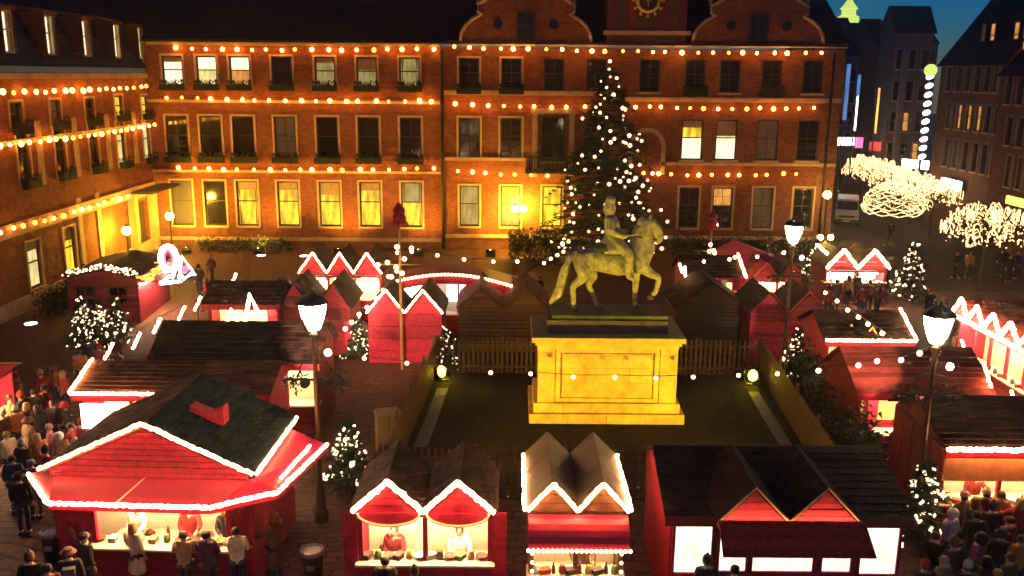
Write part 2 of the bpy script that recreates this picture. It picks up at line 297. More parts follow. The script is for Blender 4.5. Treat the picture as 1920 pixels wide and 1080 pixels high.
def person(p,face,coat,head,label,pose='stand',ln='short',s=1.0,hair='brown',scarf=False,pack=False,group=None,legs='jeans'):
    """p ground point; face = heading in degrees, 0 looks away from the camera (+y)"""
    t=thing('person',label,'person',(p[0],p[1],0),R(180+face),group); t.scale=(s,s,s)
    ob('body',PP[pose,'body'],t)
    c=ob('coat',PP[pose,'coat',ln],t); setmat(c,'coat_'+coat)
    c=ob('trousers',PP[pose,'trousers'],t); setmat(c,legs)
    ob('shoes',PP[pose,'shoes'],t)
    if head in ('short','long'): c=ob('hair',PP['hair',head],t); setmat(c,'hair_'+hair)
    else:
        k,mm=head.split('_'); c=ob('hood' if k=='hood' else 'hat',PP['hat',k],t); setmat(c,'hat_'+mm)
        if k!='hood': c=ob('hair',PP['hair','short'],t); c.scale=(.97,.97,.93); c.location.z=.1; setmat(c,'hair_'+hair)
    if scarf: ob('scarf',PP['scarf'],t)
    if pack: ob('backpack',PP['backpack'],t)
    return t
# ================================================================== SETTING
def structure(mb,name,m,kind='structure'): o=mb.build(name,m); o['kind']=kind; return o
structure(MB().add([(-150,-30,0),(150,-30,0),(150,330,0),(-150,330,0)],[(0,1,2,3)]),'ground','plaza')
structure(MB().add([(23.5,52,.004),(60,52,.004),(46,240,.004),(25.5,240,.004)],[(0,1,2,3)]),'road','asphalt')
structure(MB().box(22.6,23.5,52,240,0,.12),'kerb','kerb_stone')
# monument terrace: gravel bed, slabs, edging strips
BL,BR,FL,FR=Vector((-3.1,36.2,0)),Vector((10.4,36.2,0)),Vector((-3.7,24.7,0)),Vector((9.6,24.7,0))
structure(MB().slab([BL[:2],FL[:2],FR[:2],BR[:2]],-.1,.05),'terrace','grit')
for (a,b) in (((830,728),(788,838)),((1412,735),(1478,842))):
    p,q=G(*a,.06),G(*b,.06); n=6
    for i in range(n):
        u,v=lerp(p,q,i/n),lerp(p,q,(i+.97)/n); o=MB().hexa([(u.x-.22,u.y,.04),(v.x-.22,v.y,.04),(v.x+.22,v.y,.04),(u.x+.22,u.y,.04),(u.x-.22,u.y,.075),(v.x-.22,v.y,.075),(v.x+.22,v.y,.075),(u.x+.22,u.y,.075)]).build('edging_slab','granite'); o['kind']='structure'
# ------------------------------------------------------------------ walls and windows
def wall(parent,name,x0,x1,z0,z1,rects,m,y=0,th=.45):
    xs=sorted({x0,x1,*[r[0] for r in rects],*[r[1] for r in rects]}); zs=sorted({z0,z1,*[r[2] for r in rects],*[r[3] for r in rects]})
    mb=MB()
    for i in range(len(xs)-1):
        for j in range(len(zs)-1):
            cx,cz=(xs[i]+xs[i+1])/2,(zs[j]+zs[j+1])/2
            if any(r[0]<cx<r[1] and r[2]<cz<r[3] for r in rects): continue
            a,b,c,d=xs[i],xs[i+1],zs[j],zs[j+1]; mb.add([(a,y,c),(b,y,c),(b,y,d),(a,y,d)],[(0,1,2,3)]); mb.add([(a,y+th,c),(b,y+th,c),(b,y+th,d),(a,y+th,d)],[(3,2,1,0)])
    for a,b,c,d in list(rects)+[(x0,x1,z0,z1)]:
        mb.add([(a,y,c),(b,y,c),(b,y,d),(a,y,d),(a,y+th,c),(b,y+th,c),(b,y+th,d),(a,y+th,d)],[(0,1,5,4),(1,2,6,5),(2,3,7,6),(3,0,4,7)])
    return mb.build(name,m,parent)
def window(parent,x,z0,w,h,pm,y=0,grid=False,box=False,surround='sandstone',frame='frame_dark',inset=.18,split=.55,sill=True):
    w=round(w,1); h=round(h,1); pm=(pm,pm) if isinstance(pm,str) else pm; zs=round(h*split,2)
    def fr():
        m=MB(); t=.10; m.box(-w/2,-w/2+t,-.05,.05,0,h).box(w/2-t,w/2,-.05,.05,0,h).box(-w/2+t,w/2-t,-.05,.05,0,t).box(-w/2+t,w/2-t,-.05,.05,h-t,h).box(-w/2+t,w/2-t,-.045,.045,zs-.04,zs+.04)
        if grid:
            m.box(-.025,.025,-.04,.04,t,zs-.04).box(-.025,.025,-.04,.04,zs+.04,h-t)
            for k in (.25,.5,.75): 
                zz=t+(zs-t)*k; m.box(-w/2+t,-.025,-.03,.03,zz-.015,zz+.015).box(.025,w/2-t,-.03,.03,zz-.015,zz+.015)
            m.box(-w/2+t,w/2-t,-.03,.03,(zs+h)/2-.015,(zs+h)/2+.015)
        return m.mesh('window',frame)
    o=ob('window',cached(('fr',w,h,zs,grid,frame),fr),parent,(x,y+inset,z0))
    for k,(a,b) in enumerate(((.06,zs-.03),(zs+.03,h-.06))):
        p=ob('pane',cached(('pane',w,h,zs,k),lambda:MB().box(-w/2+.06,w/2-.06,-.012,.012,a,b).mesh('pane','glass_dark')),o); setmat(p,pm[k])
    if pm[0].startswith('lit') and pm[0]!='lit_faint' and h>1.5 and w>.9:
        k=rnd.random()
        if k<.55:
            f=rnd.choice((.2,.3,.4)); ob('blind',cached(('blind',w,h,f),lambda:MB().box(-w/2+.1,w/2-.1,-.035,-.016,h*(1-f),h-.1).mesh('blind','blind')),o)
        if k>.3:
            cw=rnd.choice((.1,.14,.2))
            for sx in (-1,1): ob('curtain',cached(('curt',w,h,cw,sx),lambda:MB().tube([(sx*(w/2-.1-cw/2),-.03,.12),(sx*(w/2-.1-cw*.42),-.03,h*.5),(sx*(w/2-.1-cw/2),-.03,h-.12)],[cw/2,cw*.38,cw/2],8,flat=1).mesh('curtain','curtain')),o).scale.y=.12
    if sill: ob('sill',cached(('sill',w,inset),lambda:MB().box(-w/2-.12,w/2+.12,-inset-.14,-.02,-.14,-.002).mesh('sill','sandstone')),o)
    if surround:
        def su():
            t=.14; return MB().box(-w/2-t,-w/2-.003,-inset-.06,-.06,0,h+t).box(w/2+.003,w/2+t,-inset-.06,-.06,0,h+t).box(-w/2-.003,w/2+.003,-inset-.06,-.06,h+.003,h+t).mesh('surround',surround)
        ob('surround',cached(('sur',w,h,surround,inset),su),o)
    if box:
        def bx():
            r=random.Random(3); m=MB().box(-w/2-.16,w/2+.16,-inset-.46,-inset-.15,-.22,.2)
            for k in range(60):
                px,pz=r.uniform(-w/2-.14,w/2+.14),r.uniform(.1,.42); py=-inset-r.uniform(.12,.5); q=.07
                m.add([(px-q,py,pz),(px+q,py-.02,pz+r.uniform(-.06,.06)),(px+r.uniform(-.05,.05),py+.04,pz+.16)],[(0,1,2)])
            return m.mesh('flower_box','box_plant')
        ob('flower_box',cached(('box',w,inset),bx),o)
    return o
def garland(name,label,pts,n=0,cat='string lights',group=None,m='bulb',r=.11,sag=0,cable='iron',loc=None,at=None):
    """cable through pts with bulbs as parts"""
    pts=[Vector(p) for p in pts]; o0=pts[0].copy(); t=thing(name,label,cat,o0,0,group); q=[]
    for a,b in zip(pts[:-1],pts[1:]):
        for k in range(8): u=k/8; p=a.lerp(b,u); p.z-=sag*4*u*(1-u); q.append(p-o0)
    q.append(pts[-1]-o0); MB().tube(q,.012,4).build('cable',cable,t)
    if at is not None: L=[Vector(p)-o0 for p in at]
    else:
        ln=[0]
        for a,b in zip(q[:-1],q[1:]): ln.append(ln[-1]+(b-a).length)
        L=[]
        for i in range(n):
            s=(i+.5)/n*ln[-1]+rnd.uniform(-.15,.15)*ln[-1]/n
            for j in range(len(q)-1):
                if ln[j+1]>=s: L.append(q[j].lerp(q[j+1],(s-ln[j])/max(1e-6,ln[j+1]-ln[j]))+Vector((0,0,-r-rnd.uniform(0,.08)))); break
    for p in L:
        if m=='bulb': bulb(t,p,rnd.choice(('bulb','bulb','bulb','bulb_dim','bulb_hot')),rnd.choice((.11,.13,.155)))
        else: bulb(t,p,m,r)
    return t
# ------------------------------------------------------------------ town hall (front of the square)
FY=64.5
def fx(px,py=260): return D(px,py,FY).x
def fz(py,px=600): return D(px,py,FY).z
th=thing('town_hall','long three storey brick town hall with two curved gables and a clock tower','town hall',(0,FY,0))
XL,XM,XR=-25.5,fx(830),fx(1568,280)
ZT=fz(84); rectsL=[]; winL=[]
zr1,zr2,zr3=fz(165),fz(300),fz(424)
for i,px in enumerate((333,396,457,535,614,691,770)):
    x=fx(px)
    winL.append((x,zr1,1.45,2.1,['lit_white',('lit_cream','lit_white'),('lit_orange','lit_white'),'glass_dark','lit_dim','lit_dim','lit_dim'][i],1,False))
    winL.append((x,zr2,1.5,3.0,'glass_dark' if i!=3 else 'lit_faint',1,i%3==0))
    winL.append((x,zr3,1.5,3.2,['lit_faint','glass_dark','lit_yellow','lit_yellow','lit_yellow','lit_yellow',('lit_yellow','lit_dim')][i],0,False))
def rect(w): x,z,ww,h=w[:4]; ww=round(ww,1);h=round(h,1); return (x-ww/2,x+ww/2,z,z+h)
wall(th,'wall',XL,XM,0,ZT,[rect(w) for w in winL],'town_brick')
for x,z,w,h,pm,bx,g in winL: window(th,x,z,w,h,pm,0,g,bool(bx))
winR=[]
for i,px in enumerate((880,958,1037,1115,1213,1297,1361,1438,1514)):
    x=fx(px); s=.2
    winR.append((x,fz(168),1.4,2.2,'glass_dark',i in(0,1,5,7),True))
    if px==1037: winR.append((x,fz(302,1000),1.6,3.1,'glass_dark',0,True))
    elif px==1213: pass
    else: winR.append((x,fz(294),1.5,2.8,{5:('lit_white','lit_yellow'),6:('lit_white','lit_cream'),7:'lit_faint'}.get(i,'glass_dark'),0,i<4 or i>6))
    if px not in (1213,1115): winR.append((x,fz(421),1.45,2.9,['lit_dim',('lit_dim','lit_yellow'),'lit_yellow','', '','glass_dark',('glass_dark','lit_orange'),'lit_faint','glass_dark'][i],0,i>4))
wall(th,'wall',XM,XR,0,ZT-.1,[rect(w) for w in winR],'town_brick',-.15,.6)
for x,z,w,h,pm,bx,g in winR: window(th,x,z,w,h,pm,-.15,g,bool(bx),None if z>3 and x>0 else 'sandstone')
MB().box(XR-.45,XR,.45,16,0,ZT-.1).build('side_wall','town_brick',th)
# niche with arched head, behind the tree
nx=fx(1213)
m=MB()
for k in range(9):
    a=math.pi*k/8; b=math.pi*(k+.92)/8
    if k<8: m.hexa([(nx+1.0*math.cos(a),-.3,7.4+1.0*math.sin(a)),(nx+1.3*math.cos(a),-.3,7.4+1.3*math.sin(a)),(nx+1.3*math.cos(b),-.3,7.4+1.3*math.sin(b)),(nx+1.0*math.cos(b),-.3,7.4+1.0*math.sin(b)),(nx+1.0*math.cos(a),-.16,7.4+1.0*math.sin(a)),(nx+1.3*math.cos(a),-.16,7.4+1.3*math.sin(a)),(nx+1.3*math.cos(b),-.16,7.4+1.3*math.sin(b)),(nx+1.0*math.cos(b),-.16,7.4+1.0*math.sin(b))])
m.box(nx-1.3,nx-1.0,-.3,-.155,5.4,7.4).box(nx+1.0,nx+1.3,-.3,-.155,5.4,7.4).build('niche_arch','sandstone',th)
m=MB()
for dx in (-1.45,1.1): 
    m.box(fx(1037)+dx,fx(1037)+dx+.35,-.42,-.155,5.2,9.6)
m.box(fx(1037)-1.6,fx(1037)+1.6,-.5,-.155,9.6,9.95).build('portal_frame','sandstone',th)
m=MB().box(fx(985,310),fx(1075,310),-1.3,-.155,fz(322,1030),fz(316,1030))
for i in range(19):
    x=fx(985,310)+.1+i*(fx(1075,310)-fx(985,310)-.2)/18; m.box(x-.025,x+.025,-1.27,-1.22,fz(316,1030),fz(316,1030)+.85)
m.box(fx(985,310),fx(1075,310),-1.3,-1.2,fz(316,1030)+.85,fz(316,1030)+.92).build('balcony','iron',th)
# bands, cornice, pipe
for (a,b,py,h,y,mm) in ((XL+.3,XM-.15,80,.28,-.28,'sandstone'),(XM+.15,XR,84,.30,-.45,'sandstone'),(XL,XM-.15,189,.2,-.1,'sandstone'),(XM+.15,fx(1115),176,.3,-.32,'sandstone'),(fx(1140),XR,186,.3,-.32,'sandstone'),(XM+.15,fx(985),300,.22,-.3,'sandstone'),(fx(1240),XR,306,.22,-.3,'sandstone'),(XL,XM-.15,320,.18,-.1,'sandstone'),(XL,XM-.15,446,.25,-.08,'sandstone'),(XM+.15,XR,444,.25,-.25,'sandstone')):
    z=fz(py,(300 if b<XM else 1200)); MB().box(a,b,y,.0 if b<XM else -.152,z-h/2,z+h/2).build('band',mm,th)
MB().tube([(XM+.02,-.32,0),(XM+.02,-.32,ZT-.3)],.11,8).build('downpipe','iron',th,True)
MB().tube([(fx(1548),-.4,0),(fx(1548),-.4,ZT-.3)],.09,8).build('downpipe','iron',th,True)
MB().box(XL,XR+.2,-.55,-.30,ZT+.12,ZT+.28).build('gutter','iron',th)
roof_slope(th,(XL-14,-.2,ZT+.28),(XR+.3,-.2,ZT+.28),(XR-2,6.5,ZT+7.5),(XL-14,6.5,ZT+7.5),'slate',24,60)
roof_slope(th,(XR+.3,15,ZT+.28),(XR+.3,-.2,ZT+.28),(XR-2,6.5,ZT+7.5),(XR-2,15,ZT+7.5),'slate',20,20)
# curved gables
def gable(cx):
    half=[(4.45,0),(4.38,.55),(4.1,1.05),(3.65,1.45),(3.2,1.68),(3.0,1.75),(3.25,1.95),(3.3,2.45),(2.95,2.6),(2.75,2.75),(2.3,2.95),(1.95,3.4),(1.75,3.9),(1.7,4.6),(1.2,5.2),(.5,5.6),(0,5.7)]
    poly=[(cx-x,ZT+.3+z) for x,z in half]+[(cx+x,ZT+.3+z) for x,z in reversed(half[:-1])]
    MB().prism(list(reversed(poly)),-.35,.25).build('gable','town_brick',th)
    MB().tube([(x,-.38,z) for x,z in poly],.13,6).build('gable_trim','sandstone',th,True)
    window(th,cx,ZT+.35,1.3,1.9,'glass_dark',-.6,True,False,None,sill=False)
    for dx in (-1.9,1.9): MB().lathe([(.34,-.02),(.34,.02)],12).build('oculus','glass_dark',th,loc=(cx+dx,-.37,ZT+1.45)).rotation_euler.x=R(90)
    for dx,z in ((-3.28,2.5),(3.28,2.5)): MB().lathe([(.14,0),(.08,.15),(.2,.4),(.14,.62),(.02,.9)],8,(cx+dx,-.05,ZT+.3+z)).build('finial','sandstone',th,True)
gable(fx(986,60)); gable(fx(1420,60))
# clock tower
tc=fx(1212,40); tw=(fx(1286,40)-fx(1137,40))/2
MB().box(tc-tw,tc+tw,-.3,3.4,ZT+.31,ZT+9).build('tower','dark_brick',th)
MB().box(tc-tw-.25,tc+tw+.25,-.55,-.302,fz(66,1200),fz(58,1200)).build('tower_cornice','sandstone',th)
for dx in (-tw+.35,-1.0,1.0,tw-.35): MB().box(tc+dx-.2,tc+dx+.2,-.42,-.302,fz(57,1200),ZT+8).build('pilaster','red_dark',th)
cz=fz(2,1212)
m=MB(); N=28
m.tube([(tc+.72*math.cos(2*math.pi*k/N),-.6,cz+.72*math.sin(2*math.pi*k/N)) for k in range(N+1)],.13,6)
for k in range(12):
    a=2*math.pi*k/12; m.tube([(tc+.82*math.cos(a),-.6,cz+.82*math.sin(a)),(tc+1.08*math.cos(a),-.6,cz+1.08*math.sin(a))],[.06,.12],6)
m.tube([(tc,-.62,cz-.45),(tc,-.62,cz+.6)],.05,5); m.tube([(tc,-.62,cz),(tc+.42,-.62,cz+.12)],.05,5); m.ball((tc,-.6,cz),.14)
m.build('clock','gold',th,True)
# bulbs on the front
def row(label,y,pa,pb,n,plane=FY-.36):
    a,b=D(*pa,plane),D(*pb,plane); garland('light_chain',label,[a,b],n,group='warm bulb chains along the brick fronts',m='bulb',r=.15,sag=.12)
row('chain of warm bulbs under the eaves of the plain left part of the town hall',0,(316,84),(824,86),18)
row('chain of warm bulbs under the eaves below the curved gables',0,(836,82),(1552,94),25,FY-.82)
row('chain of warm bulbs below the top floor windows left of the downpipe',0,(300,177),(826,184),19,FY-.38)
row('chain of warm bulbs below the top floor windows between downpipe and tree',0,(838,188),(1110,194),9,FY-.56)
row('chain of warm bulbs below the top floor windows right of the tree',0,(1178,194),(1540,196),14,FY-.56)
row('chain of warm bulbs above the ground floor windows left of the downpipe',0,(320,310),(826,311),18,FY-.38)
row('chain of warm bulbs above the ground floor windows beside the balcony',0,(840,313),(1040,324),7,FY-.56)
row('chain of warm bulbs above the dark ground floor windows right of the tree',0,(1196,320),(1505,320),12,FY-.56)
# ------------------------------------------------------------------ left wing
WX=-25.5; W0=38.0
lw=thing('office_wing','brick office wing with slate mansard roof along the left side of the square','building',(WX,W0,0),R(90))
def wl(px,py): p=X(px,py,WX); return p.y-W0,p.z
LEN=FY-W0-.05; WH=12.15
wins=[]
for i,(px,py) in enumerate(((33,240),(106,232),(170,226),(224,218),(272,215))):
    x,z=wl(px,py); wins.append((x,z-.1,1.2,1.35,['glass_dark','lit_faint','glass_dark','lit_yellow','lit_yellow'][i],1))
for i,(px,py) in enumerate(((50,345),(118,330),(180,318),(230,308),(278,300))):
    x,z=wl(px,py); wins.append((x,z,1.2,2.7,['glass_dark','glass_dark','glass_dark','lit_cream','lit_cream'][i],1))
doors=[wl(68,520),wl(135,500)]; dr=[(doors[0][0]-.7,doors[0][0]+.7,.9,3.4),(doors[1][0]-.7,doors[1][0]+.7,.9,3.5)]
x,z=wl(268,460); portal=(x-1.4,x+1.4,.02,3.6)
wall(lw,'wall',0,LEN,0,WH,[rect(w) for w in wins]+dr+[portal],'wing_brick')
for x,z,w,h,pm,bx in wins: window(lw,x,z,w,h,pm,0,False,bool(bx),'sandstone')
for k,d in enumerate(dr):
    o=window(lw,(d[0]+d[1])/2,d[2],1.4,d[3]-d[2],('lit_cream' if k==0 else 'lit_yellow'),0,False,False,'sandstone'); 
# bands and pilasters of pale stone
for (pa,h,y) in (((150,142),.3,-.25),((150,250),.25,-.12),((150,385),.3,-.16),((60,425),.35,-.2)):
    x,z=wl(*pa); MB().box(0,LEN-.2,y,-.003,z-h/2,z+h/2).build('band','sandstone',lw)
MB().box(0,LEN-.2,-.22,-.003,0,.75).build('plinth','sandstone',lw)
for px,py in ((75,300),(143,295),(204,290),(254,280),(150,430),(185,420)):
    x,z=wl(px,py); z0,z1=(6.2,9.6) if py<320 else (.76,5.0)
    MB().box(x-.25,x+.25,-.1,-.003,z0,z1).build('pilaster','sandstone',lw)
pc=(portal[0]+portal[1])/2
MB().box(portal[0]-.5,portal[0]-.02,-.5,-.005,.0,4.0).box(portal[1]+.02,portal[1]+.5,-.5,-.005,0,4.0).box(portal[0]-.7,portal[1]+.7,-.6,-.005,4.0,4.4).build('portal','sandstone',lw)
MB().box(portal[0]+.02,portal[1]-.02,.3,.36,.02,3.5).build('door','frame_dark',lw)
MB().box(portal[0]-1.2,portal[1]+1.0,-2.0,-.61,4.42,4.58).build('canopy','iron',lw)
# mansard with dormers
zt=X(100,22,WX-1.3).z
zt=max(zt,15.6)
roof_slope(lw,(-1,-.2,WH+.32),(LEN-.1,-.2,WH+.32),(LEN-.1,1.5,zt),(-1,1.5,zt),'slate_blue',16,40)
roof_slope(lw,(-1,1.5,zt),(LEN+7,1.5,zt),(LEN+7,10,zt+7.5),(-1,10,zt+7.5),'slate',14,40); MB().tube([(-1,1.45,zt),(LEN,1.45,zt)],.1,6).build('roof_edge','roof_brown',lw)
for i,px in enumerate((14,92,160,217,262)):
    x,_=wl(px,78); z0,z1=WH+.9,WH+3.05
    MB().box(x-.62,x-.52,-.15,1.1,z0,z1).box(x+.52,x+.62,-.15,1.1,z0,z1).box(x-.72,x+.72,-.25,1.3,z1,z1+.14).build('dormer','roof_brown',lw)
    window(lw,x-.26,z0+.02,.5,2.1,'lit_white' if i<4 else 'lit_cream',-.1,False,False,None,'frame_pale',.08,sill=False); window(lw,x+.26,z0+.02,.5,2.1,'lit_faint' if i%2==0 else 'lit_dim',-.1,False,False,None,'frame_pale',.08,sill=False)
def rowx(label,pa,pb,n,off=.38):
    a,b=X(*pa,WX+off),X(*pb,WX+off); garland('light_chain',label,[a,b],n,group='warm bulb chains along the brick fronts',m='bulb',r=.15,sag=.12)
rowx('upper chain of warm bulbs on the left wing, under the gutter',(-10,166),(292,154),19)
rowx('middle chain of warm bulbs on the left wing, below the small windows',(-10,266),(294,228),22)
rowx('lower chain of warm bulbs on the left wing, above the lit doors',(-10,430),(302,342),20)
# ------------------------------------------------------------------ houses on the right and along the street
def house(name,label,loc,rot,w,h,dep,m,wins,rh,roofm='slate',dorm=(),trim=True,ridge_y=None):
    t=thing(name,label,'building',loc,rot); wall(t,'wall',0,w,0,h,[rect(q) for q in wins],m)
    MB().box(0,.4,.45,dep,0,h).box(w-.4,w,.45,dep,0,h).box(.4,w-.4,dep-.3,dep,0,h).build('side_wall',m,t)
    for x,z,ww,hh,pm in [q[:5] for q in wins]: window(t,x,z,ww,hh,pm,0,False,False,'pale_trim' if trim else None,'frame_dark',.15)
    if rh:
        ry=ridge_y or dep/2
        roof_slope(t,(-.2,-.3,h),(w+.2,-.3,h),(w+.2,ry,h+rh),(-.2,ry,h+rh),roofm,14,24); roof_slope(t,(w+.2,dep+.3,h),(-.2,dep+.3,h),(-.2,ry,h+rh),(w+.2,ry,h+rh),roofm,10,16)
        for xx in (.02,w-.32): MB().add([(xx,0,h),(xx,dep,h),(xx,ry,h+rh-.12),(xx+.3,0,h),(xx+.3,dep,h),(xx+.3,ry,h+rh-.12)],[(0,1,2),(5,4,3),(0,3,4,1),(1,4,5,2),(2,5,3,0)]).build('gable_wall',m,t)
    else: MB().box(-.1,w+.1,-.2,dep,h,h+.4).build('parapet',roofm,t)
    return t
HX=36.0
def hz(px,py): p=X(px,py,HX); return p.y,p.z
y0,_=hz(1757,200); y1=hz(1879,200)[0]
ws=[]
for r,(pyb,hh) in enumerate(((170,1.9),(240,2.0),(312,2.2))):
    for i in range(6):
        px=1777+i*18+(-6 if r==2 else 0); y,z=hz(px,pyb+(i*2.5 if r else 0)); 
        pm='glass_dark'
        if r==1 and i in (1,2,3): pm='lit_orange'
        elif r==1 and i==0: pm='lit_faint'
        elif (r,i) in ((2,5),(0,5),(2,1)): pm='lit_faint'
        ws.append((y0-y,hz(1777,pyb)[1],.8,hh,pm))
hA=house('corner_house','dark corner house with rows of tall windows, three of them glowing orange',(HX,y0,0),R(-90),y0-y1-.1,13.2,11,'dark_house',ws,8.0)
for px in (1816,1833,1876,1893):
    y,z=hz(px,95); x=y0-y
    if x<y0-y1+3: 
        MB().box(x-.5,x-.42,1.0,3.5,z,z+2.2).box(x+.42,x+.5,1.0,3.5,z,z+2.2).box(x-.6,x+.6,.9,3.8,z+2.2,z+2.35).build('dormer','slate',hA); window(hA,x,z,.8,2.1,'lit_orange' if px!=1816 else 'lit_faint',1.0,False,False,None,inset=.05,sill=False)
y2=y1-14; ws=[]
for r,(pyb,hh) in enumerate(((195,2.0),(272,2.0),(350,2.2))):
    for i in range(4):
        y,z=hz(1897+i*22,pyb); ws.append((y1-y,hz(1897,pyb)[1],.85,hh,'lit_faint' if r==2 else 'glass_dark'))
hB=house('brick_house','dark red brick house at the right edge, next to the corner house',(HX-.3,y1,0),R(-90),14,12.4,11,'dark_brick',ws,6.5)
p=X(1905,378,HX-1.0); t=thing('shop_sign','small glowing yellow shop sign on the brick house at the right edge','sign',p,R(-90)); MB().box(-1.2,1.2,-.08,.08,-.28,.28).build('board','sign_yellow',t); MB().box(-1.25,1.25,.081,.16,-.33,.33).build('back','iron',t)
for (px,py,l,nm) in ((1783,346,3.2,'long white glowing shop sign under the orange windows of the corner house'),(1716,308,2.6,'white glowing shop sign beside the foot of the light column')):
    p=X(px,py,HX-.5) if px>1750 else D(px,py,84); t=thing('shop_sign',nm,'sign',p,R(-90) if px>1750 else R(-55)); MB().box(-l/2,l/2,-.1,.1,-.4,.4).build('board','sign_white',t); MB().box(-l/2-.05,l/2+.05,.101,.2,-.45,.45).build('back','iron',t)
# street of houses behind
def street(label,px0,px1,pyt,Y,m,rh,lit=(),dep=12,name='town_house',nw=3,rows=4,**k):
    a,b=D(px0,pyt,Y),D(px1,pyt,Y); w=b.x-a.x; h=a.z; ws=[]; q=random.Random(int(px0))
    for r in range(rows):
        for i in range(nw):
            ww=min(1.1,w/nw*.5); zz=3.6+r*(h-4)/rows; ws.append((w*(i+.5)/nw,zz,ww,min(2.0,(h-4)/rows*.62),'lit_orange' if (r,i) in lit else ('lit_faint' if q.random()<.15 else 'glass_dark')))
    return house(name,label,(a.x,Y,0),0,w,h,dep,m,ws,rh,**k)
street('tall grey house front with pale corner, behind the light column',1680,1752,62,96,'grey_house',2.8,{(1,1),(0,2)},dep=4,roofm='slate_blue')
street('blue grey house far up the shopping street, left one',1577,1612,105,118,'blue_house',5,rows=4,nw=2,roofm='slate_blue')
street('blue grey house far up the shopping street, taller middle one',1613,1646,88,128,'blue_house',3.5,rows=4,nw=2,roofm='slate_blue')
street('narrow dark house far up the shopping street, next to the grey house',1647,1679,85,116,'dark_house',3.5,rows=4,nw=2,roofm='slate')
street('broad dark house closing the far end of the shopping street',1540,1760,80,170,'blue_house',3.5,rows=5,nw=9,roofm='slate')
p0=D(1675,310,95); p1=D(1682,20,95); MB().box(p0.x-.25,p0.x+.25,94.6,95.1,0,p1.z-4).build('corner_pier','pale_trim'); o=bpy.data.objects['corner_pier']; tag(o,'pale corner pier of the tall grey house in the street','pier')
# glowing street signs
def sign(label,px0,py0,px1,py1,Y,m,th=.3):
    a,b=D(px0,py1,Y),D(px1,py0,Y); t=thing('street_sign',label,'sign',((a.x+b.x)/2,Y,a.z)); w=(b.x-a.x)/2; MB().box(-w,w,-th/2,th/2,0,b.z-a.z).build('light_box',m,t); MB().box(-w-.08,w+.08,th/2+.002,th/2+.12,-.08,b.z-a.z+.08).build('casing','iron',t)
    MB().tube([(0,th/2+.2,-a.z),(0,th/2+.2,b.z-a.z)],.07,6).build('mast','iron',t)
sign('tall white and blue glowing upright sign in the shopping street',1600,140,1614,245,93,'sign_blue'); sign('bright white upright sign in the shopping street',1602,180,1609,245,92,'sign_white')
sign('upright red and amber sign in the shopping street',1640,165,1650,250,93,'amber'); sign('dim grey blue upright sign in the shopping street',1580,120,1595,225,93,'sign_blue')
sign('white glowing shop front sign at the entrance to the shopping street',1564,258,1608,272,98,'sign_white'); sign('pink neon sign next to the white shop front sign',1604,258,1618,277,97,'sign_pink'); sign('red neon sign low in the shopping street',1630,266,1652,282,97,'sign_red')
# floodlit tower top in the distance
a=D(1590,40,300); t=thing('distant_tower','floodlit yellow green tower top above the far roofs','tower',(a.x,300,0))
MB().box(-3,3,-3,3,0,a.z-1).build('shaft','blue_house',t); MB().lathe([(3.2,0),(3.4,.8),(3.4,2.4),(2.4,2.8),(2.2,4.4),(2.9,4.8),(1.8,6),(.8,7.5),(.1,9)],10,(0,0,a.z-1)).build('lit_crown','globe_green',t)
# column of white lights with globe
a,b=D(1745,132,82),D(1728,302,82)
t=thing('light_column','tall slanting column of white oval lights with a yellow green globe on top','light column',(b.x,82,0))
MB().tube([(0,.3,0),(0,.3,b.z),(a.x-b.x,.3,a.z)],.12,6).build('mast','iron',t)
ob('globe',MB().ball((0,0,0),.55,12,8).mesh('globe','globe_green',True),t,(a.x-b.x,0,a.z))
for k in range(10):
    u=(k+.7)/10.2; p=a.lerp(b,u); o=ob('oval_light',cached('oval',lambda:MB().ball((0,0,0),.36,8,6,.6).mesh('oval_light','sign_white',True)),t,(p.x-b.x,0,p.z)); o.rotation_euler.y=R(-25)
# ================================================================== MONUMENT
PY=30.55
mo=thing('pedestal','floodlit yellow stone pedestal with stepped base and moulded cap','pedestal',(3.42,PY,0))
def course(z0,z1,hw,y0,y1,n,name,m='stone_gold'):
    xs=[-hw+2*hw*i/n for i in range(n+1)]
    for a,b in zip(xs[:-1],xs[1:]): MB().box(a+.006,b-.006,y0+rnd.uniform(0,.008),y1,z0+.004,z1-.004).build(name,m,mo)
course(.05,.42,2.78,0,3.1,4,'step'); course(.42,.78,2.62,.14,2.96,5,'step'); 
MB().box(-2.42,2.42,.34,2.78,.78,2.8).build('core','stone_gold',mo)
for sx in (-1,1):
    MB().box(sx*2.17-.3,sx*2.17+.3,.22,.34,.78,2.8).build('corner_pier','stone_gold',mo)
    for k in range(3): MB().box(sx*2.17-.305,sx*2.17+.305,.215,.33,.8+k*.667,.8+k*.667+.655).build('stone_block','stone_gold',mo)
for r in range(3):
    n=4 if r%2 else 3; xs=[-1.6+3.2*i/n for i in range(n+1)]
    for a,b in zip(xs[:-1],xs[1:]): MB().box(a+.005,b-.005,.29+rnd.uniform(0,.006),.345,.98+r*.54,.98+(r+1)*.54-.008).build('stone_block','stone_gold',mo)
MB().box(-1.85,1.85,.26,.345,.79,.93).box(-1.85,1.85,.26,.345,2.66,2.79).box(-1.85,-1.68,.26,.345,.93,2.66).box(1.68,1.85,.26,.345,.93,2.66).build('panel_moulding','stone_gold',mo)
MB().box(-2.5,2.5,.2,2.92,2.8,2.93).build('cap','stone_gold',mo); MB().box(-2.58,2.58,.12,3.0,2.93,3.06).build('cap','stone_gold',mo); MB().box(-2.7,2.7,.02,3.1,3.06,3.24).build('cap','stone_gold',mo)
MB().box(-2.15,2.15,.62,2.5,3.24,3.72).build('plinth','dark_stone',mo)
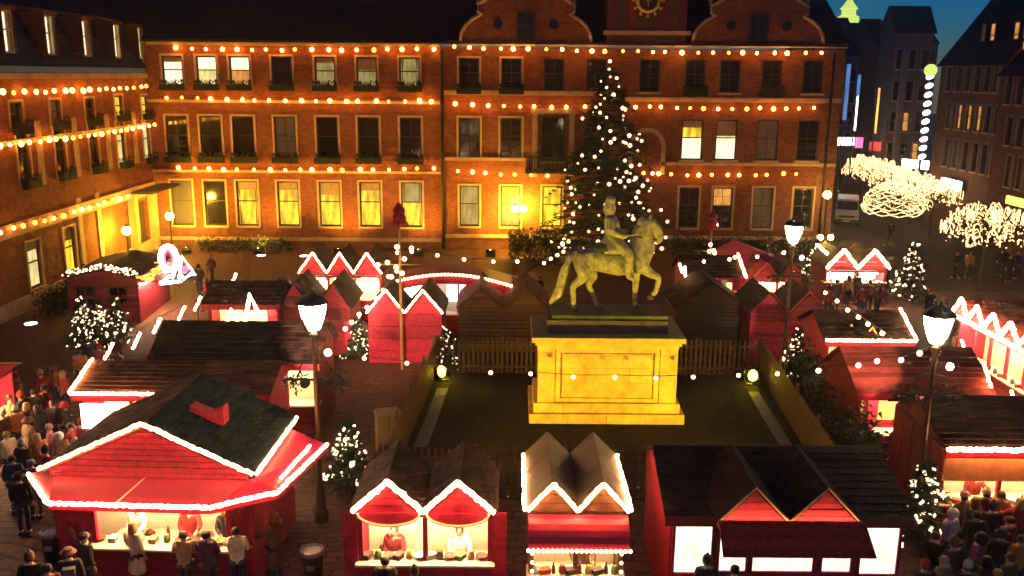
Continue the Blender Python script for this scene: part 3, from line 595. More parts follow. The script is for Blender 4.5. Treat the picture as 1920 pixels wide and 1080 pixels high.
st=thing('equestrian_statue','green bronze statue of a rider on a walking horse atop the yellow pedestal','statue',(3.5,PY+1.55,3.72)); 
MB().box(-2.06,2.06,-.85,.85,0,.16).build('base_plate','bronze_dark',st)
Z=.16
HV=[(-.2,0,1.74),(-.72,0,1.84),(-1.02,0,1.84),(.35,0,1.74),(.82,0,1.86),(1.08,0,1.95),(1.16,0,2.35),(1.15,0,2.78),(1.26,0,3.12),(1.42,0,3.24),(1.62,0,3.05),(1.74,0,2.72),(1.74,0,2.45)]
HE=[(0,1),(1,2),(0,3),(3,4),(4,5),(5,6),(6,7),(7,8),(8,9),(9,10),(10,11),(11,12)]
HR=[(.47,.50),(.50,.53),(.43,.48),(.49,.50),(.49,.54),(.43,.52),(.34,.52),(.28,.47),(.22,.38),(.18,.29),(.165,.25),(.14,.19),(.125,.15)]
def leg(start,pts,rs):
    k=start
    for p,r in zip(pts,rs): HV.append(p); HR.append(r); HE.append((k,len(HV)-1)); k=len(HV)-1
hr=[(.27,.36),(.2,.25),.135,.098,.092,.12]
leg(2,[(-.98,-.26,1.55),(-.92,-.3,1.25),(-1.32,-.3,.95),(-1.28,-.3,.55),(-1.27,-.3,.22),(-1.18,-.3,.08)],hr)
leg(1,[(-.75,.26,1.5),(-.5,.3,1.2),(-.72,.3,.88),(-.52,.3,.5),(-.42,.3,.22),(-.3,.3,.08)],hr)
fr_=[(.24,.31),.175,.125,.095,.09,.115]
leg(5,[(1.05,.26,1.6),(1.0,.28,1.25),(1.02,.28,.85),(1.0,.28,.45),(1.0,.28,.2),(1.08,.28,.08)],fr_)
leg(5,[(1.2,-.26,1.6),(1.45,-.28,1.42),(1.78,-.28,1.28),(1.72,-.28,.92),(1.66,-.28,.72),(1.52,-.28,.62)],fr_)
ex=MB()
for y in (-.09,.09): ex.tube([(1.36,y,3.32),(1.40,y*1.3,3.44),(1.42,y*1.4,3.56)],[.06,.05,.012],6)          # ears
for k in range(10): # mane
    u=k/9; p=lerp((1.0,0,2.3),(1.32,0,3.36),u); ex.tube([p+Vector((-.18,0,.06)),p+Vector((-.30,-.06,-.06)),p+Vector((-.26,-.14,-.22))],[.1,.08,.03],6)
hm=skin_mesh('horse',[(x,y,z+Z) for x,y,z in HV],HE,HR,2,'bronze',None)
ex2=MB(); ex2.v=[(x,y,z+Z) for x,y,z in ex.v]; ex2.f=ex.f
ho=ob('horse',hm,st); ex2.build('mane','bronze',ho,True)
MB().tube([(-1.28,0,2.12+Z),(-1.46,0,1.9+Z),(-1.56,0,1.5+Z),(-1.68,0,1.0+Z),(-1.86,0,.55+Z),(-2.12,0,.22+Z)],[.1,.15,.19,.2,.17,.05],8).build('tail','bronze',ho,True)
m=MB()
for p in ((-1.16,-.3),(-.28,.3),(1.1,.28)): MB().lathe([(.14,0),(.115,.13),(.09,.16)],8,(p[0],p[1],Z)).build('hoof','bronze_dark',ho)
MB().lathe([(.13,-.12),(.11,0),(.085,.05)],8,(1.49,-.28,.6+Z)).build('hoof','bronze_dark',ho)
RV=[(.12,0,2.5),(.1,0,2.8),(.04,0,3.15),(0,0,3.42),(0,0,3.6),(.03,0,3.78),(.02,0,3.93)]; RE=[(i,i+1) for i in range(6)]; RR=[(.30,.36),(.26,.31),(.31,.37),(.19,.22),(.11,.11),(.145,.165),(.12,.13)]
def lim(start,pts,rs):
    k=start
    for p,r in zip(pts,rs): RV.append(p); RR.append(r); RE.append((k,len(RV)-1)); k=len(RV)-1
for sy in (-1,1):
    lim(0,[(.3,sy*.34,2.42),(.66,sy*.5,2.16),(.62,sy*.52,1.7),(.64,sy*.52,1.36),(.86,sy*.52,1.28)],[.25,.2,.155,.115,.1])
lim(2,[(.0,-.33,3.3),(-.02,-.48,2.95),(.4,-.42,2.78),(.58,-.36,2.8)],[.18,.145,.11,.095])
lim(2,[(.0,.33,3.3),(.08,.48,2.98),(.5,.3,2.82),(.68,.22,2.8)],[.18,.145,.11,.095])
rd=ob('rider',skin_mesh('rider',[(x,y,z+Z) for x,y,z in RV],RE,RR,2,'bronze'),st)
MB().tube([(.5,-.38,2.8+Z),(1.15,-.46,2.93+Z)],[.04,.03],6).build('baton','bronze',rd,True)
MB().lathe([(.17,-.3),(.23,-.14),(.2,.02),(.17,.12),(.1,.2),(.01,.22)],10,(-.05,0,3.82+Z)).build('wig','bronze',rd,True)
MB().lathe([(.62,-.42),(.56,-.2),(.36,.05),(.3,.2)],12,(.1,0,2.6+Z)).build('coat_skirt','bronze',rd,True); MB().lathe([(.15,-.06),(.19,.02),(.17,.12),(.1,.2),(0,.23)],10,(-.02,0,3.97+Z)).build('helmet','bronze',rd,True)
MB().tube([(-.5,0,2.34+Z),(-.2,-.1,2.30+Z),(.35,-.1,2.26+Z)],[.3,.46,.42],10,flat=.55).build('saddle','bronze_dark',rd,True)
MB().tube([(.5,-.3,2.78+Z),(1.1,-.26,2.72+Z),(1.66,-.13,2.62+Z)],.025,5).build('rein','bronze_dark',rd)
# ------------------------------------------------------------------ fence round the monument
def fence(label,a,b,h=1.6,step=.2,pale=False):
    L=(b-a).length; t=thing('picket_fence',label,'fence',a,math.atan2(b.y-a.y,b.x-a.x),'fence round the monument'); n=int(L/step)
    pk=cached(('pk',h),lambda:MB().prism([(-.045,.08),(.045,.08),(.045,h-.07),(0,h),(-.045,h-.07)],-.012,.012).mesh('picket','picket'))
    for i in range(n): o=ob('picket',pk,t,(L*(i+.5)/n,0,rnd.uniform(-.015,.015)))
    for z in (.32,h-.32): MB().box(0,L,.014,.06,z-.045,z+.045).build('rail','picket',t)
    for i in range(int(L/2.4)+1): ob('post',cached(('post',h),lambda:MB().box(-.055,.055,.062,.17,0,h+.06).mesh('post','picket')),t,(min(L-.06,max(.06,L*i/int(L/2.4))),0,0))
fence('picket fence behind the pedestal, farthest from the viewer',BL,BR)
fence('picket fence in front of the pedestal, half hidden by stall roofs',FL,FR)
fence('picket fence along the left side of the monument terrace',FL,BL); fence('picket fence along the right side of the monument terrace',BR,FR)
def floodlight(label,p,target,power,lens=.26,c=(1,.60,.05),ang=70,blend=.6,vis=True):
    t=thing('floodlight',label,'floodlight',p,0,'yellow floodlights'); d=(Vector(target)-Vector(p)-Vector((0,0,.35))).normalized(); q=d.to_track_quat('-Z','Y')
    MB().box(-.3,.3,-.22,.22,0,.06).box(-.33,-.29,-.04,.04,.06,.42).box(.29,.33,-.04,.04,.06,.42).build('bracket','iron',t)
    h=MB().box(-.28,.28,-.2,.2,.0,.2).build('housing','iron',t,loc=(0,0,.35)); h.rotation_mode='QUATERNION'; h.rotation_quaternion=q
    l=MB().lathe([(lens*.9,-.03),(lens,-.005)],14).build('lens','flood_lens' if vis else 'sodium_small',h)
    L=bpy.data.lights.new('floodlight_beam','SPOT'); L.energy=power; L.color=c; L.spot_size=R(ang); L.spot_blend=blend; L.shadow_soft_size=.15
    o=bpy.data.objects.new('floodlight_beam',L); col.objects.link(o); o.parent=t; o.location=Vector((0,0,.35))+d*.12; o.rotation_mode='QUATERNION'; o.rotation_quaternion=q
    return t
floodlight('glaring yellow floodlight at the back left corner of the terrace',(G(828,694,.45).x,G(828,694,.45).y,.05),(2.6,31.5,2.4),260,.23)
p=G(1412,702,.45); floodlight('glaring yellow floodlight at the back right corner of the terrace',(p.x,p.y,.05),(4.6,31.5,2.4),260,.23)
floodlight('yellow floodlight aimed up at the pedestal from the front left corner',(-2.6,25.3,.05),(3.0,31.5,3.8),2600,ang=88,blend=.9,c=(1,.60,.025))
floodlight('yellow floodlight aimed up at the pedestal from the front right corner',(8.9,25.3,.05),(4.0,31.5,3.8),2400,ang=88,blend=.9,c=(1,.60,.025))
# facade floodlights in the planting at the foot of the town hall
for i,(x,pw) in enumerate(((-22.5,1100),(-17.5,900),(-12,850),(-6.5,850),(-1.5,900))):
    floodlight('small yellow floodlight at the foot of the town hall, '+('nearest the left corner','second from the left corner','middle one of five','fourth from the left corner','nearest the Christmas tree')[i],(x,61.6,0),(x+.3,64.5,4.6),pw*1.6,.16,(1,.52,.05),112,.9,False)
# ================================================================== STALLS
def roof_gable(t,x0,x1,y0,y1,hw,hp,m,rows,cols,indiv=(False,False)):
    xm=(x0+x1)/2
    roof_slope(t,(x0,y1,hw),(x0,y0,hw),(xm,y0,hp),(xm,y1,hp),m,rows,cols,indiv[0]); roof_slope(t,(x1,y0,hw),(x1,y1,hw),(xm,y1,hp),(xm,y0,hp),m,rows,cols,indiv[1])
def hut(name,label,loc,rot,w,d,hw,hp,ng=1,front='closed',wall_m='red',roof='roof_dark',tubes='',gov=.3,sov=.12,indiv=False,counter=1.05,group=None,cat='market stall',step=.18,lit=True,tr=.045,rows=7,cols=8,trim=None,back_m=None):
    t=thing(name,label,cat,loc,rot,group); gw=w/ng
    MB().box(-w/2,-w/2+.06,.06,d-.06,0,hw).build('side_wall',wall_m,t); MB().box(w/2-.06,w/2,.06,d-.06,0,hw).build('side_wall',wall_m,t)
    boards(t,'back_wall',-w/2,w/2,0,hw,d-.05,d,back_m or wall_m,step)
    for g in range(ng):
        x0=-w/2+g*gw; x1=x0+gw; xm=(x0+x1)/2
        prof=lambda z:(x0+(xm-x0)*(z-hw)/(hp-hw),x1+(xm-x1)*(z-hw)/(hp-hw))
        boards(t,'gable',x0,x1,hw,hp-.05,-gov+.05,-gov+.1,wall_m,step,indiv,prof); boards(t,'back_gable',x0,x1,hw,hp-.05,d-.05,d,back_m or wall_m,step,False,prof)
        roof_gable(t,x0-(sov if g==0 else 0),x1+(sov if g==ng-1 else 0),-gov,d+.1,hw-(.0),hp,roof,rows,cols)
        if 'z' in tubes:
            k=sov*.5; light_tube(t,(x0-(k if g==0 else 0),-gov-.05,hw+.06),(xm,-gov-.05,hp+.07),tr); light_tube(t,(xm,-gov-.05,hp+.07),(x1+(k if g==ng-1 else 0),-gov-.05,hw+.06),tr)
        elif trim:
            MB().tube([(x0,-gov-.02,hw+.03),(xm,-gov-.02,hp+.04),(x1,-gov-.02,hw+.03)],.035,4).build('trim',trim,t)
    if front=='closed': boards(t,'front_wall',-w/2,w/2,0,hw,0,.05,wall_m,step,indiv)
    else:
        boards(t,'counter_panel',-w/2,w/2,0,counter,0,.05,wall_m,step,indiv); MB().box(-w/2-.05,w/2+.05,-.22,.4,counter,counter+.05).build('counter','cream',t)
        boards(t,'lintel',-w/2,w/2,hw-.28,hw,0,.05,wall_m,step)
        for k in range(ng+1): 
            xx=min(w/2-.06,max(-w/2+.06,-w/2+k*gw)); MB().box(xx-.055,xx+.055,-.005,.1,counter+.05,hw-.28).build('post',wall_m,t)
        ly=min(d-.12,1.15); MB().box(-w/2+.07,w/2-.07,ly,ly+.05,.1,hw-.065).build('lining','cream',t); MB().box(-w/2+.08,w/2-.08,.45,ly-.01,counter-.35,counter-.3).build('workbench','cream',t)
        for z in (counter+.8,): MB().box(-w/2+.1,w/2-.1,ly-.16,ly-.005,z,z+.03).build('shelf','brown_wood',t)
        MB().box(-w/2,w/2,.06,d-.06,hw-.06,hw-.02).build('ceiling','cream',t)
        if lit:
            for k in range(ng): light_tube(t,(-w/2+(k+.2)*gw,.3,hw-.34),(-w/2+(k+.8)*gw,.3,hw-.34),.04,'inner_lamp','interior_lamp')
    if 'l' in tubes: light_tube(t,(-w/2-sov-.03,-gov,hw+.05),(-w/2-sov-.03,d,hw+.05),tr)
    if 'r' in tubes: light_tube(t,(w/2+sov+.03,-gov,hw+.05),(w/2+sov+.03,d,hw+.05),tr)
    return t
_gm={}
def goods(label,t,pts,group,kinds=('jar','box','bottle')):
    """wares on a counter or shelf, each a thing of its own"""
    for i,p in enumerate(pts):
        k=kinds[i%len(kinds)]
        def mk():
            if k=='jar': return MB().lathe([(.07,0),(.085,.03),(.085,.14),(.06,.17),(.065,.2),(.0,.205)],8).mesh('jar','goods0',True)
            if k=='bottle': return MB().lathe([(.045,0),(.048,.16),(.02,.22),(.018,.28),(.0,.285)],8).mesh('bottle','goods0',True)
            if k=='bowl': return MB().lathe([(.06,0),(.14,.08),(.15,.09),(.12,.08),(.05,.03),(0,.03)],10).mesh('bowl','goods0',True)
            return MB().hexa([(-.12,-.08,0),(.12,-.08,0),(.12,.08,0),(-.12,.08,0),(-.13,-.09,.12),(.13,-.09,.12),(.13,.09,.12),(-.13,.09,.12)]).mesh('box','goods0')
        o=ob('ware_'+k,cached(('goods',k),mk),None,t.matrix_basis@Vector(p)); o.rotation_euler.z=rnd.uniform(0,3); setmat(o,'goods%d'%rnd.randrange(7))
        tag(o,'small %s %s'%({'jar':'lidded jar','bottle':'bottle','bowl':'bowl','box':'box of wares'}[k],label),'ware',group+', '+k)
def longhut(name,label,x0,x1,ye,yr,he,hr,roof='roof_dark',wall_m='red',tubes='',yb=None,rows=9,cols=14,counter=1.05,open_=True,group=None,lit=True,tr=.045,roof_back=None,fascia='red',wy=.35,gable_m=None,gx=True):
    """ridge along x, eave towards the camera"""
    t=thing(name,label,'market stall',((x0+x1)/2,ye,0),0,group); w=x1-x0; yr-=ye; yb=(yb-ye) if yb else 2*yr; hw=w/2
    roof_slope(t,(-hw,0,he),(hw,0,he),(hw,yr,hr),(-hw,yr,hr),roof,rows,cols); roof_slope(t,(hw,yb,he),(-hw,yb,he),(-hw,yr,hr),(hw,yr,hr),roof_back or roof,rows,cols)
    for xx,nm in ((-hw+.15,'gable_wall'),(hw-.21,'gable_wall')):
        MB().add([(xx,wy,0),(xx,yb-.25,0),(xx,yb-.25,he-.02),(xx,yr,hr-.08),(xx,wy,he+(hr-he)*wy/yr-.08),(xx+.06,wy,0),(xx+.06,yb-.25,0),(xx+.06,yb-.25,he-.02),(xx+.06,yr,hr-.08),(xx+.06,wy,he+(hr-he)*wy/yr-.08)],[(0,1,2,3,4),(9,8,7,6,5),(0,5,6,1),(1,6,7,2),(2,7,8,3),(3,8,9,4),(4,9,5,0)]).build(nm,gable_m or wall_m,t)
    boards(t,'back_wall',-hw+.16,hw-.16,0,he-.05,yb-.25,yb-.2,wall_m,.2)
    MB().box(-hw,hw,-.03,.0,he-.2,he+.03).build('fascia',fascia,t)
    if open_:
        boards(t,'counter_panel',-hw+.16,hw-.16,0,counter,wy,wy+.05,wall_m,.18); MB().box(-hw+.1,hw-.1,wy-.3,wy+.35,counter,counter+.05).build('counter','cream',t); MB().box(-hw+.25,hw-.25,wy+1.2,wy+1.25,.1,he-.1).build('lining','cream',t); MB().box(-hw+.26,hw-.26,wy+.4,wy+1.19,counter-.3,counter-.25).build('workbench','cream',t)
        n=max(2,round(w/1.6))
        for k in range(n+1): xx=-hw+.25+(w-.5)*k/n; MB().box(xx-.05,xx+.05,wy-.01,wy+.09,counter+.05,he+.05).build('post',wall_m,t)
        if lit:
            for k in range(n): light_tube(t,(-hw+.4+(w-.8)*(k+.2)/n,wy+.25,he-.3),(-hw+.4+(w-.8)*(k+.8)/n,wy+.25,he-.3),.04,'inner_lamp','interior_lamp')
    else: boards(t,'front_wall',-hw+.16,hw-.16,0,he-.02,wy,wy+.05,wall_m,.2)
    if 'e' in tubes: light_tube(t,(-hw,-.06,he+.06),(hw,-.06,he+.06),tr)
    if 'E' in tubes: light_tube(t,(-hw,-.06,he+.06),(-hw+w*.42,-.06,he+.06),tr)
    for ch,s in (('l',-1),('r',1)):
        if ch in tubes: light_tube(t,(s*(hw+.03),-.02,he+.07),(s*(hw+.03),yr,hr+.07),tr)
    return t
# --- big stall, bottom left
s1=thing('market_stall','large red stall with green shingle roof and wide tube lit awning, bottom left','market stall',(-8.57,19.95,0),R(-2)); 
hw,hp,W,Dp=3.0,4.2,2.42,3.7
prof=lambda z:(-W+W*(z-hw)/(hp-hw),W-W*(z-hw)/(hp-hw))
boards(s1,'gable',-W,W,hw,hp-.04,-.1,-.04,'red',.15,True,prof); boards(s1,'gable_band',-W+.35,W-.02,2.74,hw-.003,-.08,-.03,'red',.13,True)
roof_slope(s1,(-W-.15,Dp,hw),(-W-.15,-.15,hw),(0,-.15,hp),(0,Dp,hp),'roof_brown',14,10)
roof_slope(s1,(W+.15,-.15,hw),(W+.15,Dp,hw),(0,Dp,hp),(0,-.15,hp),'roof_green',20,14,True)
boards(s1,'back_wall',-W,W,0,hw,Dp-.2,Dp-.15,'red',.2); MB().box(-W,-W+.06,.02,Dp-.2,0,hw).build('side_wall','red',s1); MB().box(W-.06,W,.02,Dp-.2,0,hw).build('side_wall','red',s1)
boards(s1,'front_panel',-W+.9,W-.8,0,1.05,.0,.05,'red',.15,True); MB().box(-W+.85,W-.4,-.3,.35,1.05,1.1).build('counter','cream',s1)
MB().box(-W+.06,-W+.9,.0,.05,0,2.7).build('front_panel','red',s1); MB().box(W-.8,W-.06,.0,.05,0,1.05).build('front_panel','red',s1)
for x in (-W+.95,W-.6,W-.12): MB().box(x-.05,x+.05,-.02,.08,1.1,2.72).build('post','red',s1)
MB().box(W-.55,W-.17,.01,.05,1.1,2.7).build('shutter','red',s1)
MB().box(-W+.1,W-.1,1.35,1.4,.1,2.88).build('lining','cream',s1); MB().box(-W+.95,W-.1,.4,1.34,.72,.78).build('workbench','cream',s1); MB().box(-W+.07,W-.07,.06,2.2,2.9,2.94).build('ceiling','cream',s1)
for z in (1.45,1.85): MB().box(-W+.2,W-.2,1.2,1.345,z,z+.04).build('shelf','brown_wood',s1)
for k in range(3): light_tube(s1,(-1.3+k*1.1,.25,2.62),(-.6+k*1.1,.25,2.62),.05,'inner_lamp','interior_lamp')
AZ=2.5; aw=[(-W-.2,.35,2.86),(-W+.15,-.06,2.86),(W,-.06,2.86),(W+.12,.1,2.86),(W+.12,Dp-.6,2.86)]; ao=[(-W-.95,.75,AZ),(-2.05,-.78,AZ),(1.72,-.82,AZ),(3.05,.05,AZ),(3.55,Dp-.75,AZ)]
m=MB()
for i in range(4):
    a,b,c,d=[Vector(q) for q in (ao[i],ao[i+1],aw[i+1],aw[i])]; z=Vector((0,0,-.025)); MB().hexa([a+z,b+z,c+z,d+z,a,b,c,d]).build('awning_panel','awning',s1)
    MB().hexa([a+Vector((0,0,-.16)),b+Vector((0,0,-.16)),b+Vector((0,.02,-.16)),a+Vector((0,.02,-.16)),a,b,b+Vector((0,.02,0)),a+Vector((0,.02,0))]).build('valance','awning',s1)
for i in range(4): light_tube(s1,Vector(ao[i])+Vector((0,-.05,.03)),Vector(ao[i+1])+Vector((0,-.05,.03)),.06,'strip_tube')
MB().tube([Vector((-.05,-.02,2.87)),Vector((-.5,-.79,AZ+.03))],.02,5).build('awning_rib','cream',s1)
light_tube(s1,(-W-.15,-.2,hw+.06),(0,-.2,hp+.07),.055,'strip_tube'); light_tube(s1,(0,-.2,hp+.07),(W+.15,-.2,hw+.06),.055,'strip_tube'); light_tube(s1,(W+.2,-.15,hw+.06),(W+.2,Dp-.3,hw+.06),.055,'strip_tube'); light_tube(s1,(3.0,.5,2.66),(3.2,Dp-1.2,2.66),.04)
m=MB().prism([(-.42,-.22),(.0,-.28),(.42,-.22),(.42,.26),(.06,.05),(-.42,.26)],-.2,.2); o=m.build('roof_vent','red',s1,loc=(.95,1.55,3.86)); 
goods('on the shelves of the large bottom left stall',s1,[(-1.9+i*.27,1.27,1.49+.4*(i%2)) for i in range(14)],'wares on the large stall shelves'); goods('on the counter of the large bottom left stall',s1,[(-1.4+i*.33,.1,1.1) for i in range(10)],'wares on the large stall counter',('bowl','box','jar'))
# --- twin gabled stall in the middle of the front row
s2=hut('market_stall','red twin gabled stall with glowing zigzag outline, left of the olive roofed stall',(-1.95,19.0,0),0,3.1,2.0,2.62,3.35,2,'open','red','roof_dark','z',.36,.1,True,1.2,tr=.065,rows=8,cols=8)
for x,s in ((-1.55,-1),(1.55,1)): MB().box(min(x,x+s*.32),max(x,x+s*.32),-.06,-.02,.9,2.5).build('shutter','red',s2)
for g in (-1,1):
    pts=[(g*.775+.7*math.cos(math.pi*k/10),-.37,2.62-.3*math.sin(math.pi*k/10)) for k in range(11)]; MB().tube(pts,.03,6).build('trim','cream',s2)
    MB().prism([(x,z) for x,_,z in pts],-.34,-.3).build('gable_drop','red',s2)
goods('on the counter of the red twin gabled stall',s2,[(-1.35+i*.24,.12,1.25) for i in range(12)],'wares on the twin gabled stall',('box','jar','bowl'))
# --- narrow stall with olive roof
s3=hut('market_stall','narrow twin ridged stall with olive metal roof and bulging red awning in the front row',(1.5,18.75,0),0,2.15,2.7,2.78,3.42,2,'open','brown_wood','roof_olive','zlr',.3,.08,False,1.05,tr=.05,rows=1,cols=5)
m=MB(); nn=6
for i in range(nn):
    a0,a1=math.pi/2*i/nn,math.pi/2*(i+1)/nn; q=[(-.3-.62*math.sin(a),2.72-.5*(1-math.cos(a))) for a in (a0,a1)]
    m.hexa([(-1.1,q[0][0],q[0][1]-.02),(1.1,q[0][0],q[0][1]-.02),(1.1,q[1][0],q[1][1]-.02),(-1.1,q[1][0],q[1][1]-.02),(-1.1,q[0][0],q[0][1]),(1.1,q[0][0],q[0][1]),(1.1,q[1][0],q[1][1]),(-1.1,q[1][0],q[1][1])])
m.build('awning','awning',s3)
for k in range(22): bulb(s3,(-1.1+k*.1048,-.95,2.2),'festoon',.045)
for x in (-1.0,1.0):
    for k in range(4): bulb(s3,(x,-.32,2.0-k*.22),'festoon',.04)
goods('on the counter of the narrow olive roofed stall',s3,[(-.9+i*.2,.02,1.1) for i in range(10)],'wares on the olive roofed stall')
# --- wide front right stall with two dormer gables
s4=longhut('market_stall','wide red stall with dark plank roof, two front gables and glowing white windows, front right',3.45,9.0,18.55,20.7,2.62,3.42,'roof_dark','red','',22.6,10,18,open_=False,fascia='red_dark',wy=.12)
cx4=(3.45+9.0)/2; 
for i,(px,q) in enumerate(((1300,.68),(1650,.68))):
    p=D(px,1010,18.6); 
    for nm,mb,mm in (('window',MB().box(-.42,.42,-.05,-.01,0,1.2).box(-.36,.36,-.07,-.051,.06,1.14),'lit_panel'),): 
        o=MB().box(-.47,-.41,-.1,.02,-.06,1.26).box(.41,.47,-.1,.02,-.06,1.26).box(-.41,.41,-.1,.02,1.2,1.26).box(-.41,.41,-.1,.02,-.06,0).build('window','red',s4,loc=(p.x-cx4,.1,1.25)); MB().box(-.41,.41,-.05,-.01,0,1.2).build('pane','lit_panel',o)
for px,w in ((1373,.3),(1467,.68),(1568,.32)):
    p=D(px,1045,18.6); o=MB().box(-w-.05,-w,-.1,.02,-.05,1.0).box(w,w+.05,-.1,.02,-.05,1.0).box(-w,w,-.1,.02,-.05,0).build('window','red',s4,loc=(p.x-cx4,.1,1.3)); MB().box(-w,w,-.05,-.01,0,1.0).build('pane','lit_panel',o)
for g in (0,1):
    x0=4.5-cx4+g*1.55; x1=x0+1.55; xm=(x0+x1)/2; prof=lambda z:(x0+(xm-x0)*(z-2.8)/.78,x1+(xm-x1)*(z-2.8)/.78)
    boards(s4,'gable',x0,x1,2.8,3.54,-.5,-.45,'red',.15,True,prof); roof_gable(s4,x0,x1,-.55,1.9,2.8,3.6,'roof_dark',5,8)
    MB().tube([(x0,-.58,2.83),(xm,-.58,3.63),(x1,-.58,2.83)],.03,4).build('trim','amber_trim' if 'amber_trim' in M else 'cabinet',s4)
m=MB(); a,b=4.48-cx4,7.62-cx4
MB().box(a,b,-.75,-.72,2.74,2.94).build('added_ledge','awning_dark',s4); MB().box(a,b,-.72,-.5,2.74,2.77).build('added_ledge_floor','awning_dark',s4); light_tube(s4,(a+.1,-.67,2.81),(b-.1,-.67,2.81),.025,'tube')  # hidden tube and the ledge screening it, added to uplight the red gables
for k in range(4):
    t0,t1=k/4,(k+.97)/4; P=lambda x,t:(x+(.08 if x>0 else -.0)*t,-.76-.5*t,2.86-.5*t); MB().hexa([P(a,t0),P(b,t0),P(b,t1),P(a,t1)]+[Vector(P(x,t))+Vector((0,-.02,.03)) for x,t in ((a,t0),(b,t0),(b,t1),(a,t1))]).build('plank','awning_dark',s4)
# --- right hand stall with bright eave
s5=longhut('market_stall','large stall with black roof, bright eave tube and glowing orange front at the right edge',11.35,16.5,22.1,24.1,2.75,3.55,'roof_dark','red','e',25.9,10,14,wy=.5,gable_m='red_dark',tr=.07)
MB().box(-2.4,2.5,.32,.38,1.75,2.6).build('awning','awning_orange',s5)
light_tube(s5,(-2.3,.1,2.62),(2.4,.1,2.62),.03)
for k in range(5):
    MB().box(-2.5,-2.44,.4+k*.6,.95+k*.6,.05,2.7).build('lattice_panel','red_dark',s5)
goods('on the counter of the orange fronted stall',s5,[(-2.2+i*.25,.35,1.1) for i in range(14)],'wares on the right edge stall')
# --- rows on both sides of the terrace
longhut('market_stall','long stall with dark tarred roof behind the orange lit stall, left of the lamp post',-12.4,-6.5,29.3,31.2,2.6,3.6,'roof_dark','red_dark','',32.8,8,14)  # interior lamps added here to spill warm light on the paving
s6=longhut('market_stall','stall with orange brown roof and light tubes on its left corner, behind the large stall',-13.3,-7.3,25.95,27.6,2.7,3.25,'roof_brown','red','El',29.1,8,14,tr=.055,roof_back='roof_red')
MB().box(-2.9,-1.7,.28,.32,1.5,2.3).build('glow_panel','sign_white',s6)
longhut('market_stall','stall with dark flat pitched roof left of the bright red twin huts',-13.3,-9.9,37.7,39.0,2.5,3.3,'roof_dark','red_dark','',40.3,6,10)  # its interior lamps are added too, for warm spill in front
longhut('market_stall','stall with dark roof and short right hand light tube, right of the red twin huts',11.7,15.1,32.6,34.3,2.6,3.4,'roof_dark','red','er',36.0,7,10,tr=.06)
longhut('market_stall','wide stall with dark red plank roof behind the right lamp post',10.9,15.3,27.1,29.0,2.5,3.5,'roof_red','red_dark','',30.6,9,1,lit=True)
for k,(px,py) in enumerate(((1810,660),(1852,706),(1903,755))):
    a,b=G(px-7,py-22,3.0),G(px+7,py+20,2.8); light_tube(bpy.data.objects['market_stall.%03d'%([o.name for o in bpy.data.objects if o.name.startswith('market_stall')].__len__()-1)],(a.x-13.1,a.y-27.1,a.z),(b.x-13.1,b.y-27.1,b.z),.05)
def huts_px(label,Y,xl,xr,pe,pp,ng,d=2.6,base=None,**k):
    a,b=D(xl,pe,Y),D(xr,pe,Y); hp=D((xl+xr)/2,pp,Y).z; return hut('market_stall',label,((a.x+b.x)/2,Y,0),0,b.x-a.x,d,a.z,hp,ng,**k)
huts_px('bright red windowless twin hut with light outlined gables, left of the terrace fence',37.6,690,828,588,546,2,tubes='z',gov=.06,step=.5)
huts_px('large bright red windowless twin hut behind the left street lamp',38.6,522,656,577,530,2,gov=.06,step=.5,d=2.8)
huts_px('narrow red gable end squeezed between dark roof and large red twin hut',38.9,500,521,575,534,1,gov=.06,step=.5)
huts_px('triple gabled red stall with glowing zigzag outline near the town hall',44.6,565,715,511,474,3,front='open',tubes='z',gov=.3,lit=True)
huts_px('brown windowless twin hut behind the back picket fence',39.3,861,1024,577,541,2,wall_m='brown_wood',roof='roof_red',gov=.06,d=3.4,trim='picket')
huts_px('black broad gabled hut right of the statue, behind the back fence',39.2,1268,1402,578,530,1,wall_m='black_wood',roof='roof_dark',gov=.06,d=3)
huts_px('dark red twin hut behind the right rear street lamp',37.6,1408,1550,586,548,2,wall_m='red',roof='roof_dark',gov=.06,trim='red',d=2.8)
huts_px('small red stall squeezed between the tent and the dark red twin hut',44.8,1412,1505,520,492,2,front='open',tubes='',gov=.25,roof='roof_red',trim='red')
b15=huts_px('dazzling white lit twin gabled stall at the back right',49.5,1548,1662,502,469,2,front='open',tubes='z',gov=.3,tr=.1,wall_m='red')
MB().box(-1.5,1.5,.9,.95,.95,2.1).build('glow_panel','sign_white',b15); light_tube(b15,(-2.4,-.3,3.3),(-1.75,-.3,2.7),.09)  # added glowing panel stands in for the dazzling lit interior
goods('on the counter of the dazzling back right stall',b15,[(-1.3+i*.4,.1,1.1) for i in range(7)],'wares on the back right stall')
s9=longhut('market_stall','stall with dark roof between zigzag light tubes, right of the horse head',8.35,11.4,43.3,45.2,2.6,3.4,'roof_dark','red','r',46.6,7,10,tr=.07)
zz=[(-1.75,-.1,3.35),(-1.6,-.1,2.9),(-1.5,-.1,3.2),(-1.38,-.1,2.5)]
MB().tube(zz,.07,6).build('light_tube','tube',s9)
for k in range(5): MB().box(-1.3+k*.55,-1.05+k*.55,-.06,-.04,2.0,2.55).build('valance','white_paint' if k%2 else 'red',s9)
t=thing('tent_roof','red pyramid tent roof behind the dark roofed stall, right of the statue','tent',(D(1405,480,48).x,48,0))
